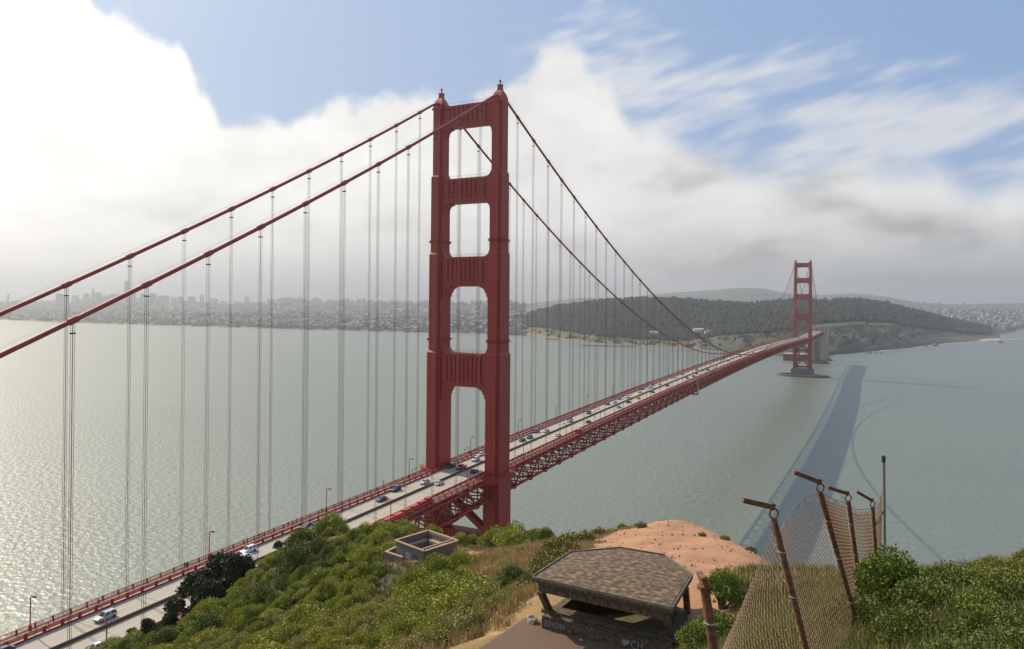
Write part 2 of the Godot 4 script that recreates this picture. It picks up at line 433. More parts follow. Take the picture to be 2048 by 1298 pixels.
const FAR := [ [-5533,0,-2237,-6038,10,-2458,-6405,19,-2619,-7507,79,-3100,-9863,29,-4131],
[-5341,0,-2236,-5859,10,-2471,-6241,20,-2644,-7388,80,-3162,-9707,31,-4212],
[-5157,0,-2236,-5684,10,-2482,-6080,21,-2668,-7269,81,-3224,-9551,32,-4293],
[-4978,0,-2235,-5511,10,-2493,-5920,23,-2691,-7149,82,-3286,-9395,33,-4374],
[-4807,0,-2234,-5340,11,-2501,-5763,24,-2713,-7030,83,-3347,-9239,35,-4455],
[-4641,0,-2233,-5173,11,-2509,-5607,26,-2734,-6911,84,-3409,-9083,36,-4536],
[-4438,0,-2210,-5019,10,-2521,-5452,26,-2754,-6792,92,-3471,-8928,38,-4617],
[-4246,0,-2188,-4867,10,-2532,-5299,27,-2772,-6673,88,-3533,-8772,39,-4697],
[-4063,0,-2167,-4717,10,-2542,-5149,27,-2790,-6554,84,-3595,-8616,41,-4778],
[-3915,0,-2163,-4570,9,-2551,-5000,28,-2806,-6409,92,-3641,-8460,42,-4859],
[-3784,0,-2166,-4425,9,-2559,-4853,29,-2821,-6253,105,-3680,-8304,44,-4940],
[-3657,0,-2169,-4282,8,-2565,-4708,29,-2836,-6099,118,-3718,-8148,45,-5021],
[-3534,0,-2172,-4141,8,-2571,-4565,30,-2849,-5981,123,-3779,-7993,46,-5102],
[-3414,0,-2175,-4003,8,-2575,-4424,31,-2861,-5864,128,-3840,-7837,48,-5182],
[-3304,0,-2182,-3866,8,-2578,-4285,31,-2873,-5728,125,-3888,-7681,49,-5263],
[-3199,0,-2192,-3732,8,-2580,-4148,32,-2883,-5584,118,-3929,-7525,51,-5344],
[-3097,0,-2201,-3600,8,-2581,-4013,33,-2892,-5441,111,-3969,-7369,52,-5425],
[-2997,0,-2210,-3471,8,-2581,-3880,33,-2900,-5299,104,-4009,-7213,54,-5506],
[-2898,0,-2219,-3343,8,-2579,-3749,34,-2907,-5158,97,-4048,-7057,55,-5587],
[-2802,0,-2228,-3218,8,-2577,-3619,35,-2914,-5019,89,-4087,-6902,56,-5667],
[-2708,0,-2237,-3095,8,-2573,-3492,36,-2919,-4880,81,-4125,-6746,58,-5748],
[-2616,0,-2245,-2974,9,-2568,-3367,36,-2923,-4766,87,-4184,-6590,59,-5829],
[-2527,0,-2256,-2860,9,-2567,-3248,37,-2929,-4633,99,-4225,-6434,61,-5910],
[-2444,0,-2270,-2759,10,-2575,-3137,37,-2941,-4463,123,-4228,-6278,62,-5991],
[-2363,0,-2283,-2659,12,-2581,-3028,37,-2953,-4285,139,-4218,-6122,64,-6072],
[-2282,0,-2297,-2560,13,-2587,-2920,37,-2964,-4126,128,-4226,-5966,65,-6152],
[-2203,0,-2310,-2463,14,-2593,-2814,38,-2974,-3979,118,-4240,-5811,67,-6233],
[-2125,0,-2323,-2367,15,-2597,-2709,38,-2983,-3845,118,-4267,-5655,68,-6314],
[-2048,0,-2336,-2273,16,-2601,-2606,38,-2992,-3713,117,-4294,-5499,69,-6395],
[-1972,0,-2349,-2180,17,-2604,-2504,38,-3000,-3555,118,-4286,-5343,71,-6476],
[-1897,0,-2361,-2089,19,-2606,-2403,38,-3007,-3387,120,-4261,-5187,72,-6557],
[-1823,0,-2374,-1999,20,-2608,-2304,39,-3013,-3239,120,-4255,-5031,74,-6638],
[-1753,0,-2390,-1911,21,-2609,-2207,39,-3018,-3102,120,-4259,-4876,75,-6718],
[-1690,0,-2414,-1824,22,-2609,-2111,39,-3023,-2967,120,-4261,-4720,77,-6799],
[-1627,0,-2439,-1739,23,-2608,-2016,39,-3027,-2833,119,-4261,-4564,78,-6880],
[-1564,0,-2463,-1655,25,-2606,-1923,40,-3030,-2698,117,-4255,-4408,79,-6961],
[-1501,0,-2487,-1573,26,-2604,-1832,40,-3033,-2566,115,-4249,-4221,83,-6990],
[-1430,0,-2495,-1488,27,-2595,-1733,43,-3020,-2428,115,-4225,-4036,87,-7018],
[-1344,0,-2473,-1399,28,-2574,-1621,50,-2977,-2276,121,-4169,-3854,91,-7046],
[-1261,0,-2453,-1312,28,-2551,-1512,58,-2932,-2149,123,-4152,-3674,95,-7071],
[-1180,0,-2432,-1228,29,-2527,-1406,65,-2886,-2036,124,-4154,-3495,99,-7096],
[-1063,0,-2327,-1125,26,-2460,-1291,90,-2810,-1925,133,-4156,-3320,103,-7120],
[-956,0,-2232,-1027,23,-2390,-1184,110,-2741,-1815,146,-4156,-3146,106,-7142],
[-860,0,-2148,-937,18,-2332,-1089,118,-2689,-1707,157,-4156,-2974,110,-7164],
[-772,0,-2072,-854,12,-2278,-997,127,-2635,-1601,167,-4154,-2820,122,-7221],
[-691,0,-2001,-774,8,-2222,-909,134,-2580,-1525,161,-4225,-2673,138,-7297],
[-639,0,-2000,-720,6,-2230,-847,139,-2588,-1466,151,-4351,-2527,154,-7373],
[-588,0,-1998,-667,4,-2237,-785,144,-2596,-1431,164,-4562,-2380,182,-7449],
[-538,0,-1996,-614,2,-2245,-729,146,-2617,-1369,150,-4707,-2234,216,-7525],
[-487,0,-1989,-560,1,-2243,-675,145,-2645,-1304,135,-4853,-2087,235,-7601],
[-437,0,-1981,-505,1,-2238,-621,145,-2673,-1217,128,-4936,-1940,247,-7677],
[-389,0,-1972,-452,0,-2232,-567,141,-2701,-1129,122,-5019,-1794,258,-7753],
[-339,0,-1952,-386,19,-2164,-513,137,-2729,-1040,115,-5103,-1647,270,-7829],
[-291,0,-1933,-324,37,-2095,-456,134,-2744,-950,109,-5187,-1501,284,-7905],
[-245,0,-1914,-275,41,-2078,-398,131,-2753,-858,102,-5272,-1354,302,-7981],
[-200,0,-1896,-227,46,-2061,-342,128,-2761,-765,95,-5358,-1207,304,-8057],
[-155,0,-1866,-181,50,-2049,-289,134,-2789,-666,94,-5409,-1061,299,-8133],
[-112,0,-1837,-139,55,-2050,-235,141,-2816,-567,92,-5461,-930,262,-8336],
[-73,0,-1829,-97,59,-2051,-182,146,-2844,-468,91,-5512,-790,236,-8499],
[-38,0,-1860,-60,67,-2102,-131,146,-2889,-369,90,-5564,-639,232,-8577],
[-3,0,-1891,-24,74,-2181,-79,143,-2944,-270,89,-5615,-489,234,-8655],
[31,0,-1959,14,76,-2263,-27,147,-3009,-171,87,-5666,-339,249,-8733],
[65,0,-2050,53,77,-2356,26,149,-3083,-72,87,-5718,-188,256,-8811],
[101,0,-2147,94,75,-2473,80,144,-3168,27,88,-5769,-38,243,-8889],
[140,0,-2252,139,71,-2600,136,135,-3250,126,88,-5820,112,224,-8967],
[182,0,-2363,187,63,-2746,194,120,-3329,225,89,-5872,263,194,-9045],
[228,0,-2506,239,54,-2894,253,105,-3408,324,90,-5923,413,164,-9124],
[278,0,-2664,296,43,-3068,317,87,-3562,427,90,-6073,564,153,-9202],
[332,0,-2814,357,31,-3245,385,68,-3718,534,90,-6225,714,143,-9280],
[387,0,-2929,424,19,-3422,458,50,-3890,640,89,-6341,865,142,-9358],
[445,0,-3051,494,8,-3599,536,32,-4072,748,87,-6439,1015,147,-9436],
[507,0,-3181,569,2,-3775,619,19,-4251,856,84,-6537,1165,152,-9514],
[573,0,-3319,648,-1,-3951,705,8,-4431,966,82,-6637,1316,156,-9592],
[644,0,-3466,732,-3,-4130,796,-3,-4614,1077,79,-6736,1466,161,-9670],
[718,0,-3621,818,-5,-4300,890,-9,-4788,1189,78,-6835,1616,163,-9748],
[798,0,-3782,905,-2,-4452,984,-5,-4944,1302,80,-6929,1767,161,-9826],
[882,0,-3955,996,0,-4606,1082,-1,-5101,1416,81,-7023,1917,158,-9904],
[973,0,-4140,1090,3,-4762,1183,3,-5261,1531,82,-7119,2067,156,-9982],
[1071,0,-4339,1187,6,-4919,1288,8,-5422,1647,83,-7215,2218,154,-10060],
[1176,0,-4553,1288,10,-5078,1396,12,-5585,1765,85,-7311,2368,152,-10138] ]
const SKYLINE := [ [-5810,167,-3281,49],[-6125,143,-3524,39],[-6143,156,-3616,52],[-5616,168,-3382,40],[-5969,180,-3706,61],[-5734,154,-3625,47],[-5504,166,-3542,74],[-5875,173,-3856,40],[-5245,274,-3473,28],[-5531,177,-3730,51],[-5542,174,-3826,39],[-5663,153,-3966,35],[-4976,172,-3511,47],[-5143,157,-3729,82],[-5227,146,-3888,42],[-4863,150,-3672,40],[-5092,151,-3959,59],[-5239,170,-4186,31],[-4922,136,-4046,68],[-4855,115,-4082,38],[-4821,112,-4200,56],[-4886,164,-4369,40],[-4226,136,-4002,44],[-4026,151,-4309,45],[-4009,132,-4520,34],[-3740,145,-4355,40],[-3652,121,-4300,24],[-3840,125,-4608,42],[-3968,124,-4846,27],[-3632,138,-4513,33],[-6400,97,-3381,60],[-6386,102,-3490,70],[-6226,90,-3168,41] ]

# ---------------------------------------------------------------- water and the land across the strait
var land_rows: Array = []     # per column, the world points of every row
const SEG := [14, 26, 22, 14, 3]
var lnoise := FastNoiseLite.new()
var lfine := FastNoiseLite.new()

func far_node(ci: float, k: int) -> Vector3:
	var i := clampi(int(floor(ci)), 0, FAR.size() - 2)
	var f := smoothstep(0.0, 1.0, ci - i) * 0.5 + (ci - i) * 0.5
	var a: Array = FAR[i]
	var b: Array = FAR[i + 1]
	return Vector3(a[k * 3], a[k * 3 + 1], a[k * 3 + 2]).lerp(Vector3(b[k * 3], b[k * 3 + 1], b[k * 3 + 2]), f)

func far_point(ci: float, s: int, t: float) -> Vector3:
	if s == 4:
		var e := far_node(ci, 4)
		return e + (e - CAM).normalized() * Vector3(1, 0, 1) * 900.0 * t - Vector3(0, 120.0 * t, 0)
	var a := far_node(ci, s)
	var b := far_node(ci, s + 1)
	var p := a.lerp(b, t)
	if s == 0:
		p.y = lerpf(0.0, b.y, pow(t, 0.75))
	else:
		p.y = lerpf(a.y, b.y, smoothstep(0.0, 1.0, t))
	if s == 2: p.y -= sin(t * PI) * 0.30 * minf(a.y, b.y)
	if s == 3: p.y -= sin(t * PI) * 0.25 * minf(a.y, b.y)
	var amp := clampf((p.y - 1.0) / 25.0, 0.0, 1.0)
	var ridge: float = 1.0 - sin(t * PI) if s > 0 else 0.0
	p.y += amp * lnoise.get_noise_2d(p.x, p.z) * lerpf(9.0, 2.0, ridge)
	if s == 0:
		p.y += amp * (lfine.get_noise_2d(p.x * 0.9, p.z * 0.5) * 14.0 - absf(lnoise.get_noise_2d(p.x * 3.0, p.z * 1.2)) * 16.0) * sin(t * PI)
	elif s == 1:
		p.y += amp * absf(lfine.get_noise_2d(p.x * 1.6, p.z * 1.6)) * 5.0
	return p

func px_of(ci: float) -> float:
	return -150.0 + 30.0 * ci

func far_color(ci: float, s: int, t: float, p: Vector3) -> Color:
	var px := px_of(ci)
	var n := lnoise.get_noise_2d(p.x * 2.3 + 900.0, p.z * 2.3) * 0.5 + 0.5
	var f := lfine.get_noise_2d(p.x * 0.9, p.z * 0.9 + 400.0) * 0.5 + 0.5
	var forest := Color(0.026, 0.038, 0.024).lerp(Color(0.05, 0.062, 0.034), f)
	var town := Color(0.13, 0.125, 0.11).lerp(Color(0.24, 0.23, 0.21), f)
	var scrub := Color(0.034, 0.048, 0.022).lerp(Color(0.075, 0.088, 0.042), n)
	var tan := Color(0.14, 0.11, 0.07).lerp(Color(0.25, 0.20, 0.14), f)
	var turf := Color(0.075, 0.09, 0.036).lerp(Color(0.14, 0.14, 0.06), n)
	if s == 0:
		if px < 960: return town.lerp(forest, smoothstep(0.45, 0.7, n))
		if px < 1400: return tan.lerp(turf, smoothstep(0.12, 0.5, t + 0.3 * (n - 0.5)))
		if px < 1625: return scrub.lerp(turf, smoothstep(0.5, 0.9, n) * 0.6)
		if px < 1960: return scrub.lerp(tan, 0.8 * smoothstep(0.5, 0.7, n * 0.5 + f * 0.5)) if t > 0.03 else Color(0.09, 0.08, 0.07)
		return Color(0.42, 0.36, 0.27) if t < 0.35 else scrub
	if s == 1:
		if px < 1000: return town.lerp(forest, smoothstep(0.40, 0.75, n))
		if px < 1400: return turf.lerp(forest, smoothstep(0.0, 0.22, t + 0.2 * (n - 0.5)))
		if px > 1620 and px < 1800: return turf.lerp(forest, smoothstep(0.08, 0.2, t + 0.12 * (n - 0.5)))
		return forest
	if s == 2:
		var c := forest if t < 0.3 and px > 1000 else town
		return c.lerp(forest, smoothstep(0.5, 0.7, n))
	return scrub.lerp(town, 0.5 * f)

func water_and_far_shore() -> void:
	lnoise = noise(101, 0.004, 4)
	lfine = noise(102, 0.02, 3)
	# water: one sheet, broken by wind waves
	var g := Geo.new()
	var tn := noise(103, 0.0011, 4)
	var N := 110
	var xs := []
	var zs := []
	for i in N + 1:
		var u := i / float(N) * 2.0 - 1.0
		xs.append(60.0 + signf(u) * pow(absf(u), 1.8) * 12500.0)
		zs.append(-500.0 + signf(u) * pow(absf(u), 1.8) * 11500.0)
	for i in N:
		for j in N:
			var p := [Vector3(xs[i], 0, zs[j]), Vector3(xs[i + 1], 0, zs[j]), Vector3(xs[i + 1], 0, zs[j + 1]), Vector3(xs[i], 0, zs[j + 1])]
			g.quad(p[0], p[1], p[2], p[3])
			for q in [0, 1, 2, 0, 2, 3]:
				var k: float = tn.get_noise_2d(p[q].x, p[q].z * 2.4) * 0.5 + 0.5
				g.c.append(Color(0.115, 0.142, 0.105).lerp(Color(0.150, 0.176, 0.130), k))
				g.n.append(Vector3.UP)
	var wm := vcol(mat(1, 1, 1, 0.38))
	wm.metallic_specular = 1.0
	wm.uv1_triplanar = true
	wm.uv1_world_triplanar = true
	wm.uv1_scale = Vector3(1.0 / 420.0, 1.0 / 300.0, 1.0 / 300.0)
	wm.normal_enabled = true
	wm.normal_texture = bumps(104, 0.03, WAVES, 2048, 5)
	wm.normal_scale = 1.0
	var w := part("water", g, wm, self)
	meta(w, "grey-green strait under the bridge, sparkling towards the sun", "water", "", "structure")
	# land
	var st := SurfaceTool.new()
	st.begin(Mesh.PRIMITIVE_TRIANGLES)
	var SUBC := 4
	var cols := (FAR.size() - 1) * SUBC
	var rows := 0
	for c in cols + 1:
		var ci := float(c) / SUBC
		rows = 0
		for s in 5:
			for r in SEG[s]:
				var t: float = float(r) / SEG[s]
				var p := far_point(ci, s, t)
				if s == 0 and r == 0: p.y = -2.0
				st.set_color(far_color(ci, s, t, p))
				st.add_vertex(p)
				rows += 1
	for c in cols:
		for r in rows - 1:
			var a := c * rows + r
			var b := a + rows
			for q in [a, b, b + 1, a, b + 1, a + 1]:
				st.add_index(q)
	st.generate_normals()
	var land := inst("hills", st.commit(), M.vc, self)
	meta(land, "wooded headland and hazy city hills across the water", "hills", "", "structure")
	# the wood on the headland: nobody could count it
	var tree := Geo.new()
	var trg := RandomNumberGenerator.new()
	trg.seed = 5
	for k in 5:
		var o := Vector3(trg.randf_range(-3, 3), 8.0 + trg.randf_range(-3, 4), trg.randf_range(-3, 3))
		blob(tree, o, trg.randf_range(3.0, 4.6), trg)
	tree.box(Vector3(0, 3, 0), Vector3(0.8, 8, 0.8))
	var spots := []
	var cl := []
	for k in 11000:
		var ci := trg.randf_range(37.0, 71.0)
		var px := px_of(ci)
		var s := 1 if trg.randf() < 0.85 else 2
		var t := trg.randf()
		if s == 2: t *= 0.35
		if px < 1400 and s == 1 and t < 0.12: continue
		if px > 1620 and px < 1800 and s == 1 and t < 0.14: continue
		var p := far_point(ci, s, t)
		var sc := trg.randf_range(0.7, 1.35)
		spots.append(Transform3D(Basis(Vector3.UP, trg.randf() * TAU).scaled(Vector3(sc, sc * trg.randf_range(0.8, 1.2), sc)), p - Vector3(0, 2, 0)))
		var v := trg.randf()
		cl.append(Color(0.022, 0.032, 0.02).lerp(Color(0.055, 0.066, 0.034), v))
	for k in 1500:      # scattered clumps on the near slopes and the shore
		var ci := trg.randf_range(38.0, 66.0)
		var t := trg.randf_range(0.25, 1.0)
		var p := far_point(ci, 0, t)
		if lfine.get_noise_2d(p.x * 0.8, p.z * 0.8) < 0.05: continue
		var sc := trg.randf_range(0.25, 0.6)
		spots.append(Transform3D(Basis(Vector3.UP, trg.randf() * TAU).scaled(Vector3.ONE * sc), p - Vector3(0, 1, 0)))
		cl.append(Color(0.03, 0.042, 0.024))
	var wood := multi("wood", tree.mesh(), M.vc, spots, cl, self)
	meta(wood, "dark evergreen wood covering the headland behind the far tower", "wood", "", "stuff")
	# the town spread over the hills
	var house := Geo.new()
	house.box(Vector3(0, 4, 0), Vector3(11, 10, 9))
	house.prism(PackedVector2Array([Vector2(-5.5, 9), Vector2(5.5, 9), Vector2(0, 12.5)]), func(p, t): return Vector3(p.x, p.y, t), -4.5, 4.5)
	spots = []
	cl = []
	for k in 9000:
		var ci := trg.randf_range(0.0, 40.0)
		var s := 0
		var t := trg.randf()
		var r := trg.randf()
		if r > 0.86: ci = trg.randf_range(66.0, 78.0)
		s = 0 if r < 0.12 else (1 if r < 0.45 else 2)
		if r > 0.86: s = 2 if r < 0.985 else 3
		var p := far_point(ci, s, t)
		if p.y < 2.0 or lnoise.get_noise_2d(p.x * 2.3 + 900.0, p.z * 2.3) > 0.28: continue
		var sc := trg.randf_range(0.8, 1.7)
		spots.append(Transform3D(Basis(Vector3.UP, trg.randi() % 4 * PI / 2 + 0.35).scaled(Vector3(sc * 1.4, sc * trg.randf_range(0.7, 1.6), sc * 1.4)), p))
		var v := trg.randf()
		var wcol := Color(0.15, 0.148, 0.14).lerp(Color(0.34, 0.33, 0.31), v * v)
		if trg.randf() < 0.05: wcol = Color(0.24, 0.16, 0.12)
		cl.append(wcol)
	var town := multi("town_houses", house.mesh(), M.vc, spots, cl, self)
	meta(town, "pale town houses spread over the hazy hills", "houses", "", "stuff")
	shore_things()

func blob(g: Geo, o: Vector3, r: float, rg: RandomNumberGenerator) -> void:
	# a small uneven lump of foliage
	var pts := []
	for i in 4:
		var ring := []
		for k in 6:
			var a := TAU * (k + 0.5 * (i % 2)) / 6.0
			var t := PI * (i + 0.5) / 4.0
			ring.append(o + Vector3(cos(a) * sin(t), cos(t), sin(a) * sin(t)) * r * rg.randf_range(0.75, 1.2))
		pts.append(ring)
	for i in 3:
		for k in 6:
			var j := (k + 1) % 6
			g.quad(pts[i][k], pts[i][j], pts[i + 1][j], pts[i + 1][k])
	for k in 6:
		g.tri(o + Vector3(0, r, 0), pts[0][(k + 1) % 6], pts[0][k])

func multi(called: String, m: Mesh, material: Material, spots: Array, cols: Array, parent: Node) -> MultiMeshInstance3D:
	var mm := MultiMesh.new()
	mm.transform_format = MultiMesh.TRANSFORM_3D
	mm.use_colors = cols.size() > 0
	mm.mesh = m
	mm.instance_count = spots.size()
	for i in spots.size():
		mm.set_instance_transform(i, spots[i])
		if cols.size(): mm.set_instance_color(i, cols[i])
	var o := MultiMeshInstance3D.new()
	o.name = numbered(called)
	o.multimesh = mm
	o.material_override = material
	parent.add_child(o, true)
	return o

func shore_things() -> void:
	# surf along the ocean shore: a line of broken water
	var g := Geo.new()
	var prev := []
	var rg := RandomNumberGenerator.new()
	rg.seed = 77
	var fn := noise(88, 0.01, 3)
	for i in 200:
		var ci := lerpf(60.6, 78.6, i / 199.0)
		var p := far_node(ci, 0)
		p.y = 0.0
		var outw := (CAM * Vector3(1, 0, 1) - p * Vector3(1, 0, 1)).normalized()
		var wdt := 5.0 + 14.0 * maxf(0.0, fn.get_noise_2d(i * 9.0, 0.0) + 0.15) + rg.randf_range(0.0, 3.0) + maxf(0.0, ci - 70.0) * 2.5
		var q := [p - outw * 6.0 + Vector3(0, 0.55, 0), p + outw * wdt + Vector3(0, 0.35, 0)]
		if i > 0: g.quad(prev[0], q[0], q[1], prev[1])
		prev = q
	var s := part("surf", g, mat(0.72, 0.74, 0.74, 0.8), self)
	meta(s, "white line of surf along the ocean cliffs", "surf", "", "structure")
	# rocks off the point
	for r in [[101, -2080, 9], [118, -2100, 6], [131, -2090, 7], [90, -2075, 4], [290, -2640, 16], [262, -2560, 7], [520, -3010, 15], [500, -3060, 8]]:
		var gg := Geo.new()
		blob(gg, Vector3(0, -0.5, 0), r[2] * 0.6, rg)
		blob(gg, Vector3(r[2] * 0.5, -1.0, r[2] * 0.2), r[2] * 0.45, rg)
		var o := part("sea_rock", gg, M.pier, self)
		o.position = Vector3(r[0], 0, r[1])
		meta(o, "%s dark rock breaking the water off the ocean cliffs" % ("big" if r[2] > 10 else ("middling" if r[2] > 6 else "small")), "rock", "rocks off the ocean cliffs")
	# long jetties on the bay side
	var jl := ["long dark jetty reaching out from the low shore", "short low pier by the sandy shore"]
	var je := [[Vector3(-720, 0, -1915), Vector3(-560, 0, -1975)], [Vector3(-985, 0, -2215), Vector3(-905, 0, -2235)]]
	for i in 2:
		var gg := Geo.new()
		gg.beam(je[i][0] + Vector3(0, 3, 0), je[i][1] + Vector3(0, 3, 0), 12.0, 1.4)
		for k in 12:
			var p: Vector3 = je[i][0].lerp(je[i][1], k / 11.0)
			gg.box(p + Vector3(0, 0.8, 0), Vector3(1.0, 3.4, 9.0))
		var o := part("jetty", gg, M.pier, self)
		meta(o, jl[i], "jetty")
	# concrete pylons where the far side span ends, with the brick fort beside them
	for i in 2:
		var z: float = [-1623.0, -1722.0][i]
		var t := thing("concrete_pylon", ["pale concrete pylon with tall arched recess at the end of the side span", "pale concrete pylon standing behind the arched one, on the bluff"][i], "pylon", Vector3(0, 0, z))
		var a := Geo.new()
		for sx in [-1.0, 1.0]:
			a.box(Vector3(sx * 11.5, 31, 0), Vector3(12, 70, 11))
			a.box(Vector3(sx * 11.5, 31, 6.0), Vector3(7, 66, 1.0))
		a.box(Vector3(0, 59, 0), Vector3(11, 14, 10.4))
		a.box(Vector3(0, 31, -3.5), Vector3(11, 62, 3))
		part("shaft_wall", a, M.pylon, t)
		var b := Geo.new()
		b.box(Vector3(0, 2, 0), Vector3(44, 12, 17))
		b.box(Vector3(0, -1, 0), Vector3(52, 8, 24))
		part("plinth", b, M.pier, t)
		for sx in [-1.0, 1.0]:
			var c := Geo.new()
			c.box(Vector3(sx * 15.6, 76, 0), Vector3(3.4, 20, 9))
			c.box(Vector3(sx * 15.6, 87, 0), Vector3(2.6, 4, 7))
			part("pylon_top", c, M.pylon, t)
	var f := thing("brick_fort", "low dark brick fort on the point under the far side span", "fort", Vector3(-55, 0, -1690))
	var fw := Geo.new()
	fw.box(Vector3(0, 8, 0), Vector3(56, 16, 46))
	part("wall", fw, mat(0.16, 0.085, 0.06, 0.9), f)
	var fr := Geo.new()
	fr.box(Vector3(0, 16.6, 0), Vector3(57.5, 1.2, 47.5))
	part("parapet", fr, M.pylon, f)
	for i in 9:
		var wn := Geo.new()
		wn.box(Vector3(-24 + i * 6.0, 9, 23.1), Vector3(2.2, 2.6, 0.5))
		part("window", wn, M.dark, f)
	var sea := Geo.new()
	for i in 14:
		var a := far_node(56.4 + i * 0.28, 0)
		var b := far_node(56.4 + (i + 1) * 0.28, 0)
		a.y = 1.8; b.y = 1.8
		sea.beam(a, b, 5.0, 4.4)
	var sw := part("sea_wall", sea, M.pier, self)
	meta(sw, "dark stone sea wall along the point below the far side span", "sea wall")
	# barracks and halls among the trees
	var hl := [[-426, 46, -2267, 46, 9, 0.55], [-372, 44, -2230, 60, 7, 0.5], [-360, 46, -2262, 30, 8, 0.45], [-228, 80, -2370, 26, 12, 0.7], [-171, 84, -2343, 44, 9, 0.42], [-240, 50, -2139, 42, 7, 0.55], [-205, 53, -2160, 34, 7, 0.4], [-150, 55, -2120, 40, 7, 0.5], [-120, 58, -2140, 30, 8, 0.38], [-820, 34, -2514, 170, 9, 0.5], [-700, 30, -2420, 60, 8, 0.45], [-930, 26, -2600, 80, 9, 0.4], [-600, 30, -2330, 40, 8, 0.5], [-330, 48, -2200, 34, 7, 0.5], [-285, 50, -2170, 26, 7, 0.36]]
	for i in hl.size():
		var d: Array = hl[i]
		var t := thing("long_hall", "%s %s hall with a %s gabled roof among the trees across the water" % ["very long" if d[3] > 70 else ("long" if d[3] > 38 else "short"), "white" if d[5] > 0.48 else "pale grey", "brown" if i % 3 else "grey"], "building", Vector3(d[0], d[1] - 6.0, d[2]), 0.45, "halls and barracks among the trees across the water")
		var a := Geo.new()
		a.box(Vector3(0, d[4] * 0.5, 0), Vector3(d[3], d[4], 14))
		part("wall", a, mat(d[5], d[5] * 0.96, d[5] * 0.88, 0.9), t)
		var b := Geo.new()
		b.prism(PackedVector2Array([Vector2(-8, d[4]), Vector2(8, d[4]), Vector2(0, d[4] + 5)]), func(p, q): return Vector3(q, p.y, p.x), -d[3] * 0.5 - 0.8, d[3] * 0.5 + 0.8)
		part("roof", b, mat(0.30, 0.15, 0.10, 0.9) if i % 3 else mat(0.5, 0.5, 0.5, 0.9), t)

const WAVES := 2.6

func far_city() -> void:
	# a bank of mist lies over the city
	var fv := FogVolume.new()
	fv.name = "mist_bank"
	fv.size = Vector3(7600, 420, 6500)
	fv.position = Vector3(-5700, 200, -6000)
	var fm := FogMaterial.new()
	fm.density = 0.0002
	fm.albedo = Color(0.96, 0.98, 1.0)
	fv.material = fm
	meta(fv, "bank of pale mist over the far city", "mist", "", "stuff")
	add_child(fv)
	# thinner sea haze fills the far half of the strait
	var fv2 := FogVolume.new()
	fv2.name = "sea_haze"
	fv2.size = Vector3(20000, 330, 9400)
	fv2.position = Vector3(-1500, 160, -5400)
	var fm2 := FogMaterial.new()
	fm2.density = 0.00004
	fm2.albedo = Color(0.96, 0.98, 1.0)
	fv2.material = fm2
	meta(fv2, "thin pale haze over the far half of the strait", "haze", "", "stuff")
	add_child(fv2)
	for i in SKYLINE.size():
		var d: Array = SKYLINE[i]
		var at := Vector3(d[0], 20, d[2])
		var hgt: float = d[1] - 20.0
		var t := thing("city_tower", "%s %s grey high-rise block on the hazy city skyline across the bay" % ["slim" if d[3] < 40 else ("broad" if d[3] > 55 else "square"), "towering" if hgt > 150.0 else ("tall" if hgt > 115.0 else "lower")], "tower", at, 0.3, "towers of the city skyline")
		var a := Geo.new()
		var w: float = d[3]
		a.box(Vector3(0, hgt * 0.5, 0), Vector3(w * 0.8, hgt, w * 0.7))
		part("shaft", a, mat(0.20 + 0.05 * (i % 4), 0.20 + 0.05 * (i % 4), 0.2 + 0.05 * (i % 4), 0.8), t)
		var b := Geo.new()
		b.box(Vector3(0, hgt + 2.0, 0), Vector3(w * 0.5, 4.0, w * 0.4))
		part("roof_house", b, M.pier, t)
	var py := thing("pyramid_tower", "slim hazy pyramid tower with a needle top on the city skyline", "tower", Vector3(-5589, 20, -3418))
	var g := Geo.new()
	g.taper(0.0, Vector2(48, 48), 175.0, Vector2(9, 9))
	part("shaft", g, M.pylon, py)
	var g2 := Geo.new()
	g2.taper(175.0, Vector2(9, 9), 214.0, Vector2(0.6, 0.6))
	part("spire", g2, M.pylon, py)
	var ct := thing("round_tower", "round fluted lookout tower on the low hill of the skyline", "tower", Vector3(-5877, 60, -2931))
	var g3 := Geo.new()
	g3.lathe([[7.5, 0], [6.5, 70], [7.2, 90], [7.2, 100], [0, 101]], Vector3.ZERO, 12)
	part("shaft", g3, M.pylon, ct)

# ---------------------------------------------------------------- the hill in front
func tps(d2: float) -> float:
	return d2 * log(d2 + 1e-6)

func rel_of(x: float, z: float) -> Vector2:
	var d := Vector3(x - CAM.x, 0, z - CAM.z)
	return Vector2(d.dot(RT), d.dot(FW))

func rel_pos(lat: float, dep: float) -> Vector3:
	var p := CAM + RT * lat + FW * dep
	return Vector3(p.x, ground(p.x, p.z), p.z)

func foreground_ground() -> void:
	fit_ground()
	ground_sheet()

